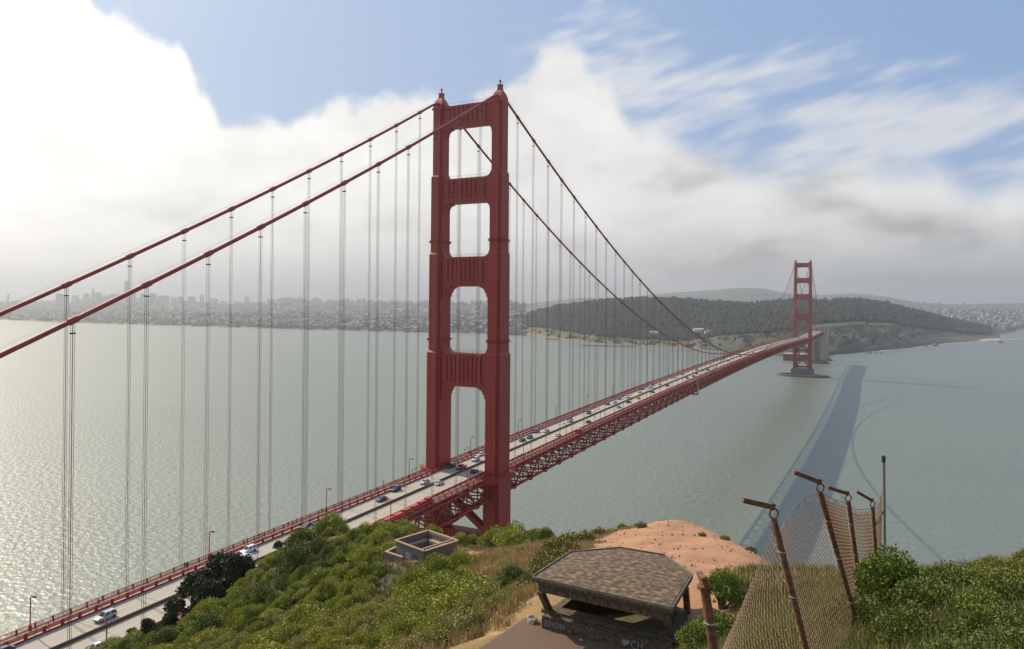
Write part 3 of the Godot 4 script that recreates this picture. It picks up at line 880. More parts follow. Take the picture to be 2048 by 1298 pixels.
func fit_ground() -> void:
	gnoise = noise(201, 0.06, 4)
	var n := GROUND.size()
	var A := []
	for i in n + 3:
		var row := PackedFloat64Array()
		row.resize(n + 4)
		A.append(row)
	for i in n:
		for j in n:
			var dx: float = GROUND[i][0] - GROUND[j][0]
			var dz: float = GROUND[i][2] - GROUND[j][2]
			A[i][j] = tps((dx * dx + dz * dz) * 0.01) if i != j else 0.02
		var q := [1.0, GROUND[i][0] * 0.1, GROUND[i][2] * 0.1]
		for k in 3:
			A[i][n + k] = q[k]
			A[n + k][i] = q[k]
		A[i][n + 3] = GROUND[i][1]
	var N := n + 3
	for c in N:
		var piv := c
		for r in range(c + 1, N):
			if absf(A[r][c]) > absf(A[piv][c]): piv = r
		var tmp = A[c]; A[c] = A[piv]; A[piv] = tmp
		for r in range(c + 1, N):
			var f: float = A[r][c] / A[c][c]
			if f != 0.0:
				for k in range(c, N + 1): A[r][k] -= f * A[c][k]
	var wts := PackedFloat64Array()
	wts.resize(N)
	for i in range(N - 1, -1, -1):
		var s: float = A[i][N]
		for k in range(i + 1, N): s -= A[i][k] * wts[k]
		wts[i] = s / A[i][i]
	HW = 261
	HH = 261
	hgrid.resize(HW * HH)
	for j in HH:
		for i in HW:
			var x := HX0 + i * HS
			var z := HZ0 + j * HS
			var y := wts[n] + wts[n + 1] * x * 0.1 + wts[n + 2] * z * 0.1
			for k in n:
				var dx: float = x - GROUND[k][0]
				var dz: float = z - GROUND[k][2]
				y += wts[k] * tps((dx * dx + dz * dz) * 0.01)
			# the road cutting, and the shore on the far side of it
			y = minf(y, 71.0 + maxf(0.0, x - 17.0) * 0.75) if x > 17.0 else minf(y, 66.0 + (x - 17.0) * 0.9)
			if z < 100.0: y = minf(y, 118.0 - (100.0 - z) * 1.2 + maxf(0.0, x - 60.0) * 0.2)
			hgrid[j * HW + i] = maxf(y, -4.0)

func ground(x: float, z: float) -> float:
	var u := clampf((x - HX0) / HS, 0.0, HW - 1.001)
	var w := clampf((z - HZ0) / HS, 0.0, HH - 1.001)
	var i := int(u)
	var j := int(w)
	var fu := u - i
	var fw := w - j
	var k := j * HW + i
	var y := lerpf(lerpf(hgrid[k], hgrid[k + 1], fu), lerpf(hgrid[k + HW], hgrid[k + HW + 1], fu), fw)
	return y + gnoise.get_noise_2d(x, z) * 0.35

const BARE := [[9, 50, 5, 11], [14, 58, 7.5, 15], [17, 66, 6, 12], [11, 42, 3.5, 8], [7.5, 30, 1.3, 5], [8.2, 35, 1.8, 5], [-4.5, 73, 2.5, 3], [-1.8, 29, 1.4, 1.8], [-3.2, 27.5, 1.6, 1.2], [19.5, 27, 4, 2.2]]
var bn := FastNoiseLite.new()

func bare(x: float, z: float) -> float:     # 1 on trodden earth
	var r := rel_of(x, z)
	var m := 0.0
	for b in BARE:
		var d := Vector2((r.x - b[0]) / b[2], (r.y - b[1]) / b[3]).length()
		m = maxf(m, 1.15 - d)
	return smoothstep(0.05, 0.28, m + bn.get_noise_2d(x, z) * 0.28)

func dry(x: float, z: float) -> float:      # 1 where the grass is straw-coloured
	var r := rel_of(x, z)
	var m := 0.0
	for b in [[2.5, 58, 7, 16], [-1, 70, 6, 9], [12, 62, 14, 20], [1.5, 30, 3, 6], [-20, 98, 7, 6], [3, 40, 3, 9], [20, 26, 9, 6], [-2.5, 28, 3.5, 4], [-6, 76, 8, 5]]:
		m = maxf(m, 1.2 - Vector2((r.x - b[0]) / b[2], (r.y - b[1]) / b[3]).length())
	return smoothstep(0.0, 0.5, m + bn.get_noise_2d(x * 0.7 + 50.0, z * 0.7) * 0.4)

func ground_sheet() -> void:
	bn = noise(202, 0.18, 4)
	var cn := noise(203, 0.35, 4)
	var st := SurfaceTool.new()
	st.begin(Mesh.PRIMITIVE_TRIANGLES)
	var ds := PackedFloat32Array()
	var d := -12.0
	while d < 190.0:
		ds.append(d)
		d += 0.35 if d < 30.0 else lerpf(0.35, 1.3, clampf((d - 30.0) / 60.0, 0.0, 1.0))
	var cols := 240
	for r in ds.size():
		for c in cols:
			var u := float(c) / (cols - 1) * 2.0 - 1.0
			var half := 16.0 + maxf(0.0, ds[r] + 12.0) * 0.78
			var lat := u * half
			var p := CAM + RT * lat + FW * ds[r]
			p.y = ground(p.x, p.z)
			if r == 0 or c == 0 or c == cols - 1 or r == ds.size() - 1: p.y = minf(p.y, 40.0)
			var b := bare(p.x, p.z)
			var k := cn.get_noise_2d(p.x * 2.0, p.z * 2.0) * 0.5 + 0.5
			var rut := cn.get_noise_2d(p.x * 0.6 + 300.0, p.z * 0.6)
			p.y += (k - 0.5) * 0.16 + rut * 0.12 * b
			var col := Color(0.062, 0.068, 0.026).lerp(Color(0.14, 0.115, 0.05), k)
			col = col.lerp(Color(0.34, 0.21, 0.08).lerp(Color(0.44, 0.30, 0.12), k), dry(p.x, p.z) * 0.8)
			col = col.lerp(Color(0.40, 0.20, 0.10).lerp(Color(0.56, 0.31, 0.17), clampf(k * 0.7 + rut * 0.8 + 0.15, 0.0, 1.0)), b)
			st.set_color(col)
			st.add_vertex(p)
	for r in ds.size() - 1:
		for c in cols - 1:
			var a := r * cols + c
			for q in [a, a + cols, a + cols + 1, a, a + cols + 1, a + 1]:
				st.add_index(q)
	st.generate_normals()
	var gm := vcol(mat(1, 1, 1, 0.95))
	tri(gm, 2.6, grain(205, 0.03, Color(0.72, 0.72, 0.72), Color(1.0, 1.0, 1.0), 512, 6), bumps(206, 0.05, 3.0, 512), 0.8)
	var o := inst("ground", st.commit(), gm, self)
	meta(o, "scrubby hillside with trodden earth falling towards the bridge", "ground", "", "structure")

# ---------------------------------------------------------------- the bridge
func notched(w: float, d: float, n: float) -> PackedVector2Array:
	var a := w * 0.5
	var b := d * 0.5
	var q := [Vector2(a, b - 2 * n), Vector2(a - n, b - 2 * n), Vector2(a - n, b - n), Vector2(a - 2 * n, b - n), Vector2(a - 2 * n, b)]
	var p := PackedVector2Array()
	for v in q: p.append(v)
	for i in range(4, -1, -1): p.append(Vector2(-q[i].x, q[i].y))
	for v in q: p.append(Vector2(-v.x, -v.y))
	for i in range(4, -1, -1): p.append(Vector2(q[i].x, -q[i].y))
	return p

const LEG := [[13.0, 75.2, 7.0, 12.0, 0.55], [75.2, 122.6, 6.3, 11.0, 0.55], [122.6, 162.2, 5.7, 9.4, 0.5], [162.2, 193.8, 5.2, 8.0, 0.45], [193.8, 221.2, 4.7, 6.4, 0.4]]

func build_tower(parent: Node, z: float, label: String) -> Node3D:
	var t := Node3D.new()
	t.name = "tower"
	parent.add_child(t, true)
	t.position.z = z
	t.set_meta("label", label)
	for sx in [-1.0, 1.0]:
		var g := Geo.new()
		for s in LEG:
			g.prism(notched(s[2], s[3], s[4]), func(p, y): return Vector3(sx * H + p.x, y, p.y), s[0] + (0.9 if s[0] > 20.0 else 0.0), s[1])
		for i in LEG.size() - 1:      # sloping shoulders between the set-backs
			var pa := notched(LEG[i][2], LEG[i][3], LEG[i][4])
			var pb := notched(LEG[i + 1][2], LEG[i + 1][3], LEG[i + 1][4])
			var yy: float = LEG[i][1]
			for k in pa.size():
				var j := (k + 1) % pa.size()
				g.quad(Vector3(sx * H + pa[k].x, yy, pa[k].y), Vector3(sx * H + pa[j].x, yy, pa[j].y), Vector3(sx * H + pb[j].x, yy + 0.9, pb[j].y), Vector3(sx * H + pb[k].x, yy + 0.9, pb[k].y))
		for y in range(20, 220, 9):      # plate joints
			var s = LEG[0]
			for q in LEG:
				if y > q[0]: s = q
			g.prism(notched(s[2] + 0.09, s[3] + 0.09, s[4]), func(p, yy): return Vector3(sx * H + p.x, yy, p.y), y, y + 0.22)
		part("leg", g, M.red, t)
		var h := Geo.new()
		var o := Vector3(sx * H, 0, 0)
		h.taper(221.2, Vector2(4.9, 6.8), 221.8, Vector2(4.9, 6.8), o)
		h.taper(221.8, Vector2(4.4, 6.3), 223.6, Vector2(4.0, 5.4), o)
		h.taper(223.6, Vector2(4.0, 5.4), 225.2, Vector2(3.2, 4.0), o)
		h.taper(225.2, Vector2(3.2, 4.0), 226.3, Vector2(2.0, 2.5), o)
		h.taper(226.3, Vector2(1.9, 1.9), 228.2, Vector2(1.5, 1.5), o)
		h.taper(228.2, Vector2(2.0, 2.0), 228.5, Vector2(2.0, 2.0), o)
		part("saddle_housing", h, M.red, t)
		var bc := Geo.new()
		bc.lathe([[0.25, 228.5], [0.25, 229.7], [0.45, 229.8], [0.45, 230.4], [0.0, 230.7]], o, 8)
		for a in 4:
			bc.beam(o + Vector3(0.9 * cos(a * PI / 2 + 0.8), 228.5, 0.9 * sin(a * PI / 2 + 0.8)), o + Vector3(0.9 * cos(a * PI / 2 + 0.8), 229.5, 0.9 * sin(a * PI / 2 + 0.8)), 0.08, 0.08)
		part("beacon", bc, M.reddark, t)
		for y in [127.4, 167.0]:
			var s = LEG[2] if y < 150 else LEG[3]
			var b := Geo.new()
			for k in [0.0, 0.75]:
				b.prism(notched(s[2] + 0.9, s[3] + 0.9, s[4]), func(p, yy): return Vector3(sx * H + p.x, yy, p.y), y + k, y + k + 0.16)
			for q in notched(s[2] + 0.8, s[3] + 0.8, s[4]):
				b.box(Vector3(sx * H + q.x, y + 0.4, q.y), Vector3(0.1, 0.9, 0.1))
			part("walkway_band", b, M.reddark, t)
		# the sidewalk swings round the outside of the leg on a bracketed platform
		var c := Geo.new()
		var poly := PackedVector2Array([Vector2(9.6, -11), Vector2(12.5, -11), Vector2(18.2, -6.5), Vector2(18.2, 6.5), Vector2(12.5, 11), Vector2(9.6, 11)])
		c.prism(poly, func(p, y): return Vector3(sx * p.x, y, p.y), 73.6, 75.86)
		part("leg_platform", c, M.red, t)
		var r := Geo.new()
		for i in 3:
			var a := poly[1 + i]
			var e := poly[2 + i]
			for y in [76.3, 76.6, 76.95]:
				r.beam(Vector3(sx * a.x, y, a.y), Vector3(sx * e.x, y, e.y), 0.07, 0.09)
			for k in 7:
				var q := a.lerp(e, k / 6.0)
				r.box(Vector3(sx * q.x, 76.4, q.y), Vector3(0.12, 1.15, 0.12))
		part("platform_railing", r, M.redplain, t)
	var st := [[109.4, 122.5, 1, 0], [149.3, 161.1, 2, 0], [182.8, 192.6, 3, 0], [213.5, 222.3, 4, 1]]
	for s in st:
		var L: Array = LEG[s[2]]
		var xi: float = H - L[2] * 0.5 + 0.05
		var th: float = L[3] * 0.32
		var y0: float = s[0]
		var y1: float = s[1]
		var half: Array
		if s[2] <= 2:
			half = [Vector2(xi, y0 - 6.0), Vector2(xi - 0.55, y0 - 6.0), Vector2(xi - 0.55, y0 - 4.2), Vector2(xi - 1.1, y0 - 4.2), Vector2(xi - 1.1, y0 - 2.7), Vector2(xi - 1.7, y0 - 2.7), Vector2(xi - 1.9, y0 - 1.7), Vector2(xi - 2.7, y0 - 0.9), Vector2(xi - 3.6, y0 - 0.6), Vector2(xi - 3.6, y0 - 0.25), Vector2(xi - 4.6, y0 - 0.25), Vector2(xi - 4.6, y0)]
		else:
			half = [Vector2(xi, y0 - 3.0), Vector2(xi - 0.4, y0 - 3.0), Vector2(xi - 0.55, y0 - 1.9), Vector2(xi - 1.1, y0 - 1.1), Vector2(xi - 1.9, y0 - 0.55), Vector2(xi - 2.8, y0 - 0.5), Vector2(xi - 2.8, y0)]
		var topc: Array
		if s[3]:
			topc = [Vector2(xi, y1 + 1.6), Vector2(xi - 0.8, y1 + 0.8), Vector2(xi - 2.0, y1 + 0.25), Vector2(xi - 3.4, y1)]
		else:
			topc = [Vector2(xi, y1 + 2.3), Vector2(xi - 0.35, y1 + 1.3), Vector2(xi - 1.0, y1 + 0.55), Vector2(xi - 2.4, y1)]
		var poly := PackedVector2Array()
		for q in half: poly.append(q)
		for i in range(half.size() - 1, -1, -1): poly.append(Vector2(-half[i].x, half[i].y))
		for q in topc: poly.append(Vector2(-q.x, q.y))
		for i in range(topc.size() - 1, -1, -1): poly.append(topc[i])
		var g := Geo.new()
		g.prism(poly, func(p, zz): return Vector3(p.x, p.y, zz), -th, th)
		for f in [-1.0, 1.0]:
			g.box(Vector3(0, y0 + 1.5, f * (th + 0.16)), Vector3(xi * 2, 0.5, 0.32))
			g.box(Vector3(0, y0 + 0.25, f * (th + 0.1)), Vector3(xi * 2, 0.42, 0.2))
			g.box(Vector3(0, y1 - 0.7, f * (th + 0.16)), Vector3(xi * 2, 0.5, 0.32))
			var nr := 9
			for k in nr:
				var x := (k - (nr - 1) * 0.5) * (xi * 1.66 / nr)
				g.box(Vector3(x, (y0 + 1.75 + y1 - 0.95) * 0.5, f * (th + 0.13)), Vector3(0.62, y1 - y0 - 2.7, 0.26))
				g.box(Vector3(x, (y0 + 1.75 + y1 - 0.95) * 0.5, f * (th + 0.26)), Vector3(0.3, y1 - y0 - 2.9, 0.5))
		part("portal_strut", g, M.red, t)
		var r := Geo.new()
		for f in [-1.0, 1.0]:
			r.beam(Vector3(-xi + 2.6, y1 + 1.1, f * (th - 0.2)), Vector3(xi - 2.6, y1 + 1.1, f * (th - 0.2)), 0.06, 0.06)
			for k in 9:
				r.box(Vector3(lerpf(-xi + 2.6, xi - 2.6, k / 8.0), y1 + 0.55, f * (th - 0.2)), Vector3(0.07, 1.15, 0.07))
		part("strut_railing", r, M.reddark, t)
	# crossed braces under the deck
	for y in [[49.0, 52.0], [17.0, 20.0]]:
		var g := Geo.new()
		g.box(Vector3(0, (y[0] + y[1]) * 0.5, 0), Vector3(20.6, y[1] - y[0], 5.0))
		for k in 12:
			g.box(Vector3(-9.5 + k * 1.73, (y[0] + y[1]) * 0.5, 2.6), Vector3(0.22, y[1] - y[0] - 0.5, 0.22))
		part("cross_strut", g, M.red, t)
	for b in [[52.0, 66.5], [20.0, 49.0]]:
		for f in [-1.0, 1.0]:
			var g := Geo.new()
			g.beam(Vector3(-10.2 * f, b[0], 0), Vector3(10.2 * f, b[1], 0), 3.4 + 0.1 * f, 2.0)
			part("brace", g, M.red, t)
	return t

func build_bridge() -> void:
	bridge = Node3D.new()
	bridge.name = numbered("suspension_bridge")
	add_child(bridge)
	meta(bridge, "red steel suspension bridge carrying a six-lane road over the strait", "bridge")
	build_tower(bridge, 0.0, "tall red tower close to the hillside")
	build_tower(bridge, FAR_TOWER, "small hazy red tower standing in the water far off")
	var pr := Geo.new()
	pr.box(Vector3(0, 5, FAR_TOWER), Vector3(41, 17, 19))
	pr.taper(13.0, Vector2(39, 17), 15.5, Vector2(36, 15), Vector3(0, 0, FAR_TOWER))
	part("pier", pr, M.pier, bridge)
	var fe := Geo.new()
	var rp := []
	for i in 49:
		var a := TAU * i / 48.0
		rp.append(Vector3(cos(a) * 46.0, 0, FAR_TOWER + sin(a) * 24.0))
	for i in 48:
		fe.beam(rp[i] + Vector3(0, 1.3, 0), rp[i + 1] + Vector3(0, 1.3, 0), 5.0, 5.0)
	part("fender_ring", fe, M.pier, bridge)
	var np := Geo.new()
	np.box(Vector3(0, 5, 0), Vector3(48, 18, 27))
	part("pier", np, M.pier, bridge)
	var band := CylinderMesh.new()
	band.top_radius = 0.66
	band.bottom_radius = 0.66
	band.height = 1.7
	band.radial_segments = 10
	band.rings = 1
	for sx in [-1.0, 1.0]:
		# main cable, its bands and hand ropes
		var pts := []
		var z := 334.0
		while z > -1610.0:
			pts.append(Vector3(sx * H, cable_y(z), z))
			z -= 7.62 if z > -400.0 else 20.0
		var g := Geo.new()
		g.tube(pts, 0.47, 10)
		var cab := part("main_cable", g, M.cable, bridge)
		var hr := Geo.new()
		for o in [-0.55, 0.55]:
			var q := []
			for p in pts: q.append(p + Vector3(o, 1.25, 0))
			hr.tube(q, 0.022, 3)
		part("hand_rope", hr, M.rope, cab)
		var list := []
		for k in range(1, 21): list.append(k * PAN)
		for k in range(1, 84): list.append(-k * PAN)
		for k in range(1, 21): list.append(FAR_TOWER - k * PAN)
		for zz in list:
			var slope := (cable_y(zz + 0.5) - cable_y(zz - 0.5))
			var y := cable_y(zz)
			if zz > -760.0:
				var b := inst("cable_band", band, M.cable, cab)
				b.position = Vector3(sx * H, y, zz)
				b.rotation.x = PI / 2 - atan(slope)
			var bottom := deck_y(zz) - 1.7
			if y - bottom < 3.0: continue
			var s := Geo.new()
			for o in [[-0.28, -0.22], [0.28, -0.22], [-0.28, 0.22], [0.28, 0.22]]:
				var thick := 0.043 if zz > -300.0 else 0.05
				s.tube([Vector3(sx * H + o[0], bottom, zz + o[1]), Vector3(sx * H + o[0], y, zz + o[1])], thick, 4)
			if y - bottom > 12.0:
				s.box(Vector3(sx * H, y - 2.4, zz), Vector3(0.85, 0.25, 0.7))
				s.v = s.v
			while s.n.size() < s.v.size(): s.n.append(Vector3(0, 0.3, 1).normalized())
			part("suspender", s, M.rope, bridge)
	build_deck()

func strip(g: Geo, x0: float, x1: float, dy0: float, dy1: float, za: float, zb: float, step: float) -> void:
	# a long slab following the deck: from x0 to x1, between deck_y + dy0 and deck_y + dy1
	var z := za
	var prev := []
	while true:
		var y := deck_y(z)
		var q := [Vector3(x0, y + dy0, z), Vector3(x1, y + dy0, z), Vector3(x1, y + dy1, z), Vector3(x0, y + dy1, z)]
		if prev.size():
			for i in 4:
				var j := (i + 1) % 4
				g.quad(prev[i], prev[j], q[j], q[i])
		else:
			g.quad(q[3], q[2], q[1], q[0])
		prev = q
		if z <= zb: break
		z = maxf(z - step, zb)
	g.quad(prev[0], prev[1], prev[2], prev[3])

const ZN := 340.0
const ZS := -1618.0

func build_deck() -> void:
	# roadway with its own texture laid along it
	var g := Geo.new()
	var z := ZN
	while z > ZS:
		var z2 := maxf(z - 15.24, ZS)
		var a := deck_y(z) - 0.3
		var b := deck_y(z2) - 0.3
		var p := [Vector3(-9.45, a, z), Vector3(9.45, a, z), Vector3(9.45, b, z2), Vector3(-9.45, b, z2)]
		var u := [Vector2(0, z / 61.0), Vector2(1, z / 61.0), Vector2(1, z2 / 61.0), Vector2(0, z2 / 61.0)]
		g.quad(p[0], p[1], p[2], p[3])
		for i in [0, 1, 2, 0, 2, 3]: g.uv.append(u[i])
		z = z2
	part("roadway", g, M.road, bridge)
	var un := Geo.new()
	strip(un, -9.5, 9.5, -0.62, -0.34, ZN, ZS, 15.24)
	part("deck_slab", un, M.concrete, bridge)
	z = 320.0
	var jt := Geo.new()
	jt.box(Vector3.ZERO, Vector3(18.6, 0.01, 0.14))
	var jm := jt.mesh()
	while z > -600.0:
		inst("expansion_joint", jm, M.dark, bridge).position = Vector3(0, deck_y(z) - 0.296, z)
		z -= 15.24
	for sx in [-1.0, 1.0]:
		var s := Geo.new()
		strip(s, sx * 9.75, sx * 13.45, -0.3, 0.0, ZN, ZS, 15.24)
		part("sidewalk", s, M.walk, bridge)
		var f := Geo.new()
		strip(f, sx * 13.46, sx * 14.0, -0.55, 0.1, ZN, ZS, 15.24)
		strip(f, sx * 9.455, sx * 9.745, -0.6, 0.06, ZN, ZS, 15.24)
		part("edge_beam", f, M.redplain, bridge)
		# outer railing: posts, rails and upright bars
		var r := Geo.new()
		strip(r, sx * 13.28, sx * 13.44, 1.06, 1.18, ZN, ZS, 15.24)
		strip(r, sx * 13.31, sx * 13.41, 0.16, 0.24, ZN, ZS, 15.24)
		z = 250.0
		while z > -900.0:
			r.box(Vector3(sx * 13.36, deck_y(z) + 0.62, z), Vector3(0.22, 1.26, 0.34))
			z -= 3.81
		z = 240.0
		while z > -700.0:
			var w := 0.055 if z > 0.0 else 0.11
			r.box(Vector3(sx * 13.36, deck_y(z) + 0.65, z), Vector3(w, 0.86, w))
			z -= 0.21 if z > 0.0 else (0.44 if z > -300.0 else 0.9)
		part("outer_railing", r, M.redplain, bridge)
		# railing between road and sidewalk, open at its foot
		var q := Geo.new()
		for h in [[0.30, 0.50], [0.56, 0.74], [0.80, 0.96], [1.02, 1.14]]:
			strip(q, sx * 9.86, sx * 9.98, h[0], h[1], ZN, ZS, 15.24)
		z = 250.0
		while z > -1000.0:
			q.box(Vector3(sx * 9.92, deck_y(z) + 0.58, z), Vector3(0.16, 1.2, 0.75))
			z -= 3.81 if z > -300 else 7.62
		part("safety_railing", q, M.reddark, bridge)
	# the moveable barrier on the centre line
	var mb := Geo.new()
	strip(mb, -0.62, -0.26, -0.296, 0.10, ZN, ZS, 15.24)
	strip(mb, -0.54, -0.34, 0.10, 0.50, ZN, ZS, 15.24)
	part("median_barrier", mb, M.barrier, bridge)
	var yl := Geo.new()
	z = 250.0
	while z > -700.0:
		var y := deck_y(z) - 0.29
		yl.quad(Vector3(-0.22, y, z), Vector3(0.05, y, z), Vector3(0.05, deck_y(z - 2.6) - 0.29, z - 2.6), Vector3(-0.22, deck_y(z - 2.6) - 0.29, z - 2.6))
		z -= 3.6
	part("centre_line", yl, M.yellow, bridge)
	# stiffening trusses: the near panels of the west one are single members
	for sx in [1.0, -1.0]:
		var t := Node3D.new()
		t.name = "stiffening_truss"
		bridge.add_child(t, true)
		var c := Geo.new()
		strip(c, sx * 13.3, sx * 14.15, -2.0, -1.05, ZN, ZS, 15.24)
		part("top_chord", c, M.red, t)
		var c2 := Geo.new()
		strip(c2, sx * 13.3, sx * 14.1, -9.1, -8.3, ZN, ZS, 15.24)
		part("bottom_chord", c2, M.red, t)
		var rest := Geo.new()
		var i := 0
		z = 335.28
		while z > ZS + 8.0:
			var z2 := z - 7.62
			var top := Vector3(sx * H, deck_y(z) - 1.5, z)
			var bot := Vector3(sx * H, deck_y(z) - 8.7, z)
			var top2 := Vector3(sx * H, deck_y(z2) - 1.5, z2)
			var bot2 := Vector3(sx * H, deck_y(z2) - 8.7, z2)
			var own: bool = sx > 0.0 and z < 110.0 and z > -470.0
			var ve := Geo.new() if own else rest
			ve.beam(bot, top, 0.36, 0.36)
			if own: part("vertical", ve, M.red, t)
			var dg := Geo.new() if own else rest
			if i % 2 == 0: dg.beam(bot, top2, 0.5, 0.6)
			else: dg.beam(top, bot2, 0.5, 0.6)
			if own:
				dg.box(bot if i % 2 == 0 else bot2, Vector3(0.62, 1.9, 2.2))
				dg.box(top2 if i % 2 == 0 else top, Vector3(0.62, 1.7, 2.0))
				part("diagonal", dg, M.red, t)
			z = z2
			i += 1
		var ro := part("truss_web", rest, M.red, t)
		ro.set_meta("kind", "stuff")
	# floor beams, stringers and wind bracing under the road
	var fl := Geo.new()
	z = 335.28
	var k := 0
	while z > ZS + 8.0:
		var y := deck_y(z)
		fl.box(Vector3(0, y - 1.25, z), Vector3(26.6, 1.2, 0.35))
		fl.box(Vector3(0, y - 8.7, z), Vector3(26.6, 0.5, 0.4))
		if z > -900.0:
			fl.beam(Vector3(-13.3, y - 8.6, z), Vector3(-5, y - 1.9, z), 0.3, 0.3)
			fl.beam(Vector3(13.3, y - 8.6, z), Vector3(5, y - 1.9, z), 0.3, 0.3)
			fl.beam(Vector3(-5, y - 1.9, z), Vector3(0, y - 8.6, z), 0.26, 0.26)
			fl.beam(Vector3(5, y - 1.9, z), Vector3(0, y - 8.6, z), 0.26, 0.26)
			if k % 2 == 0:
				var y2 := deck_y(z - 15.24)
				fl.beam(Vector3(-13.3, y - 8.6, z), Vector3(13.3, y2 - 8.6, z - 15.24), 0.4, 0.4)
				fl.beam(Vector3(13.3, y - 8.55, z), Vector3(-13.3, y2 - 8.55, z - 15.24), 0.4, 0.4)
		z -= 7.62
		k += 1
	for x in [-7.6, -4.6, -1.5, 1.5, 4.6, 7.6]:
		strip(fl, x - 0.15, x + 0.15, -1.4, -0.63, ZN, ZS, 30.48)
	strip(fl, -3.0, -2.4, -7.2, -6.6, ZN, ZS, 30.48)
	var fo := part("floor_system", fl, M.reddark, bridge)
	fo.set_meta("kind", "stuff")
	deck_side_things()

func deck_side_things() -> void:
	# stacked steel panels waiting on the west sidewalk
	var px := [[87.5, 3.0, 1.1], [83.6, 4.0, 1.4], [79.4, 3.6, 1.2], [75.6, 3.2, 1.9], [71.6, 4.0, 1.3], [66.9, 4.4, 1.5], [62.0, 4.4, 1.3], [57.3, 4.0, 1.6], [52.9, 3.8, 1.7], [48.7, 3.8, 1.9], [44.9, 3.2, 2.1]]
	for i in px.size():
		var d: Array = px[i]
		var t := thing("panel_stack", "stack of %s red steel panels in the row on the west sidewalk" % ["", "", "", "three", "four", "five", "six", "seven", "eight"][clampi(int(d[2] / 0.26), 3, 8)], "panel stack", Vector3(11.6, deck_y(d[0]), d[0]), 0, "stacks of red panels along the west sidewalk")
		t.rotation.x = 0.0225
		var n := int(d[2] / 0.26)
		for k in n:
			var g := Geo.new()
			g.box(Vector3(0.04 * sin(k * 3.1 + i), 0.16 + k * 0.26, 0.06 * sin(k * 1.7 + i * 2.0)), Vector3(1.7, 0.2, d[1] - 0.4))
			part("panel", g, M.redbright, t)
		var sk := Geo.new()
		for o in [-0.3, 0.3]:
			sk.box(Vector3(0, 0.03, d[1] * o), Vector3(1.6, 0.06, 0.2))
		part("skid", sk, M.dark, t)
	var cb := thing("equipment_cabinet", "red steel cabinet standing on the west sidewalk of the main span", "cabinet", Vector3(12.0, deck_y(-88.0), -88.0))
	var g := Geo.new()
	g.box(Vector3(0, 0.9, 0), Vector3(1.6, 1.8, 3.6))
	part("body", g, M.redplain, cb)
	var g1 := Geo.new()
	g1.box(Vector3(0, 1.87, 0), Vector3(1.9, 0.14, 3.9))
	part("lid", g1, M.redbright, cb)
	# the work platform that hangs from the side of the deck
	var y := deck_y(-331.0)
	var tr := thing("hanging_platform", "pale work platform on posts hung from the west side of the main span", "platform", Vector3(14.9, y - 11.6, -331.0))
	for o in [-1.1, 1.1]:
		var p := Geo.new()
		p.box(Vector3(0.2, 6.6, o), Vector3(0.5, 11.2, 0.5))
		part("post", p, M.pinkish, tr)
	var pp := Geo.new()
	pp.box(Vector3(0.3, 6.6, 0), Vector3(0.2, 11.0, 1.7))
	part("back_panel", pp, M.pinkish, tr)
	var pl := Geo.new()
	pl.box(Vector3(-3.5, 0.4, 0), Vector3(8.4, 0.7, 5.0))
	for o in [-2.4, 2.4]:
		pl.beam(Vector3(-7.6, 1.6, o), Vector3(0.6, 1.6, o), 0.1, 0.1)
		for k in 5: pl.box(Vector3(-7.6 + k * 2.05, 1.1, o), Vector3(0.08, 1.1, 0.08))
	part("platform_floor", pl, M.grey_steel, tr)

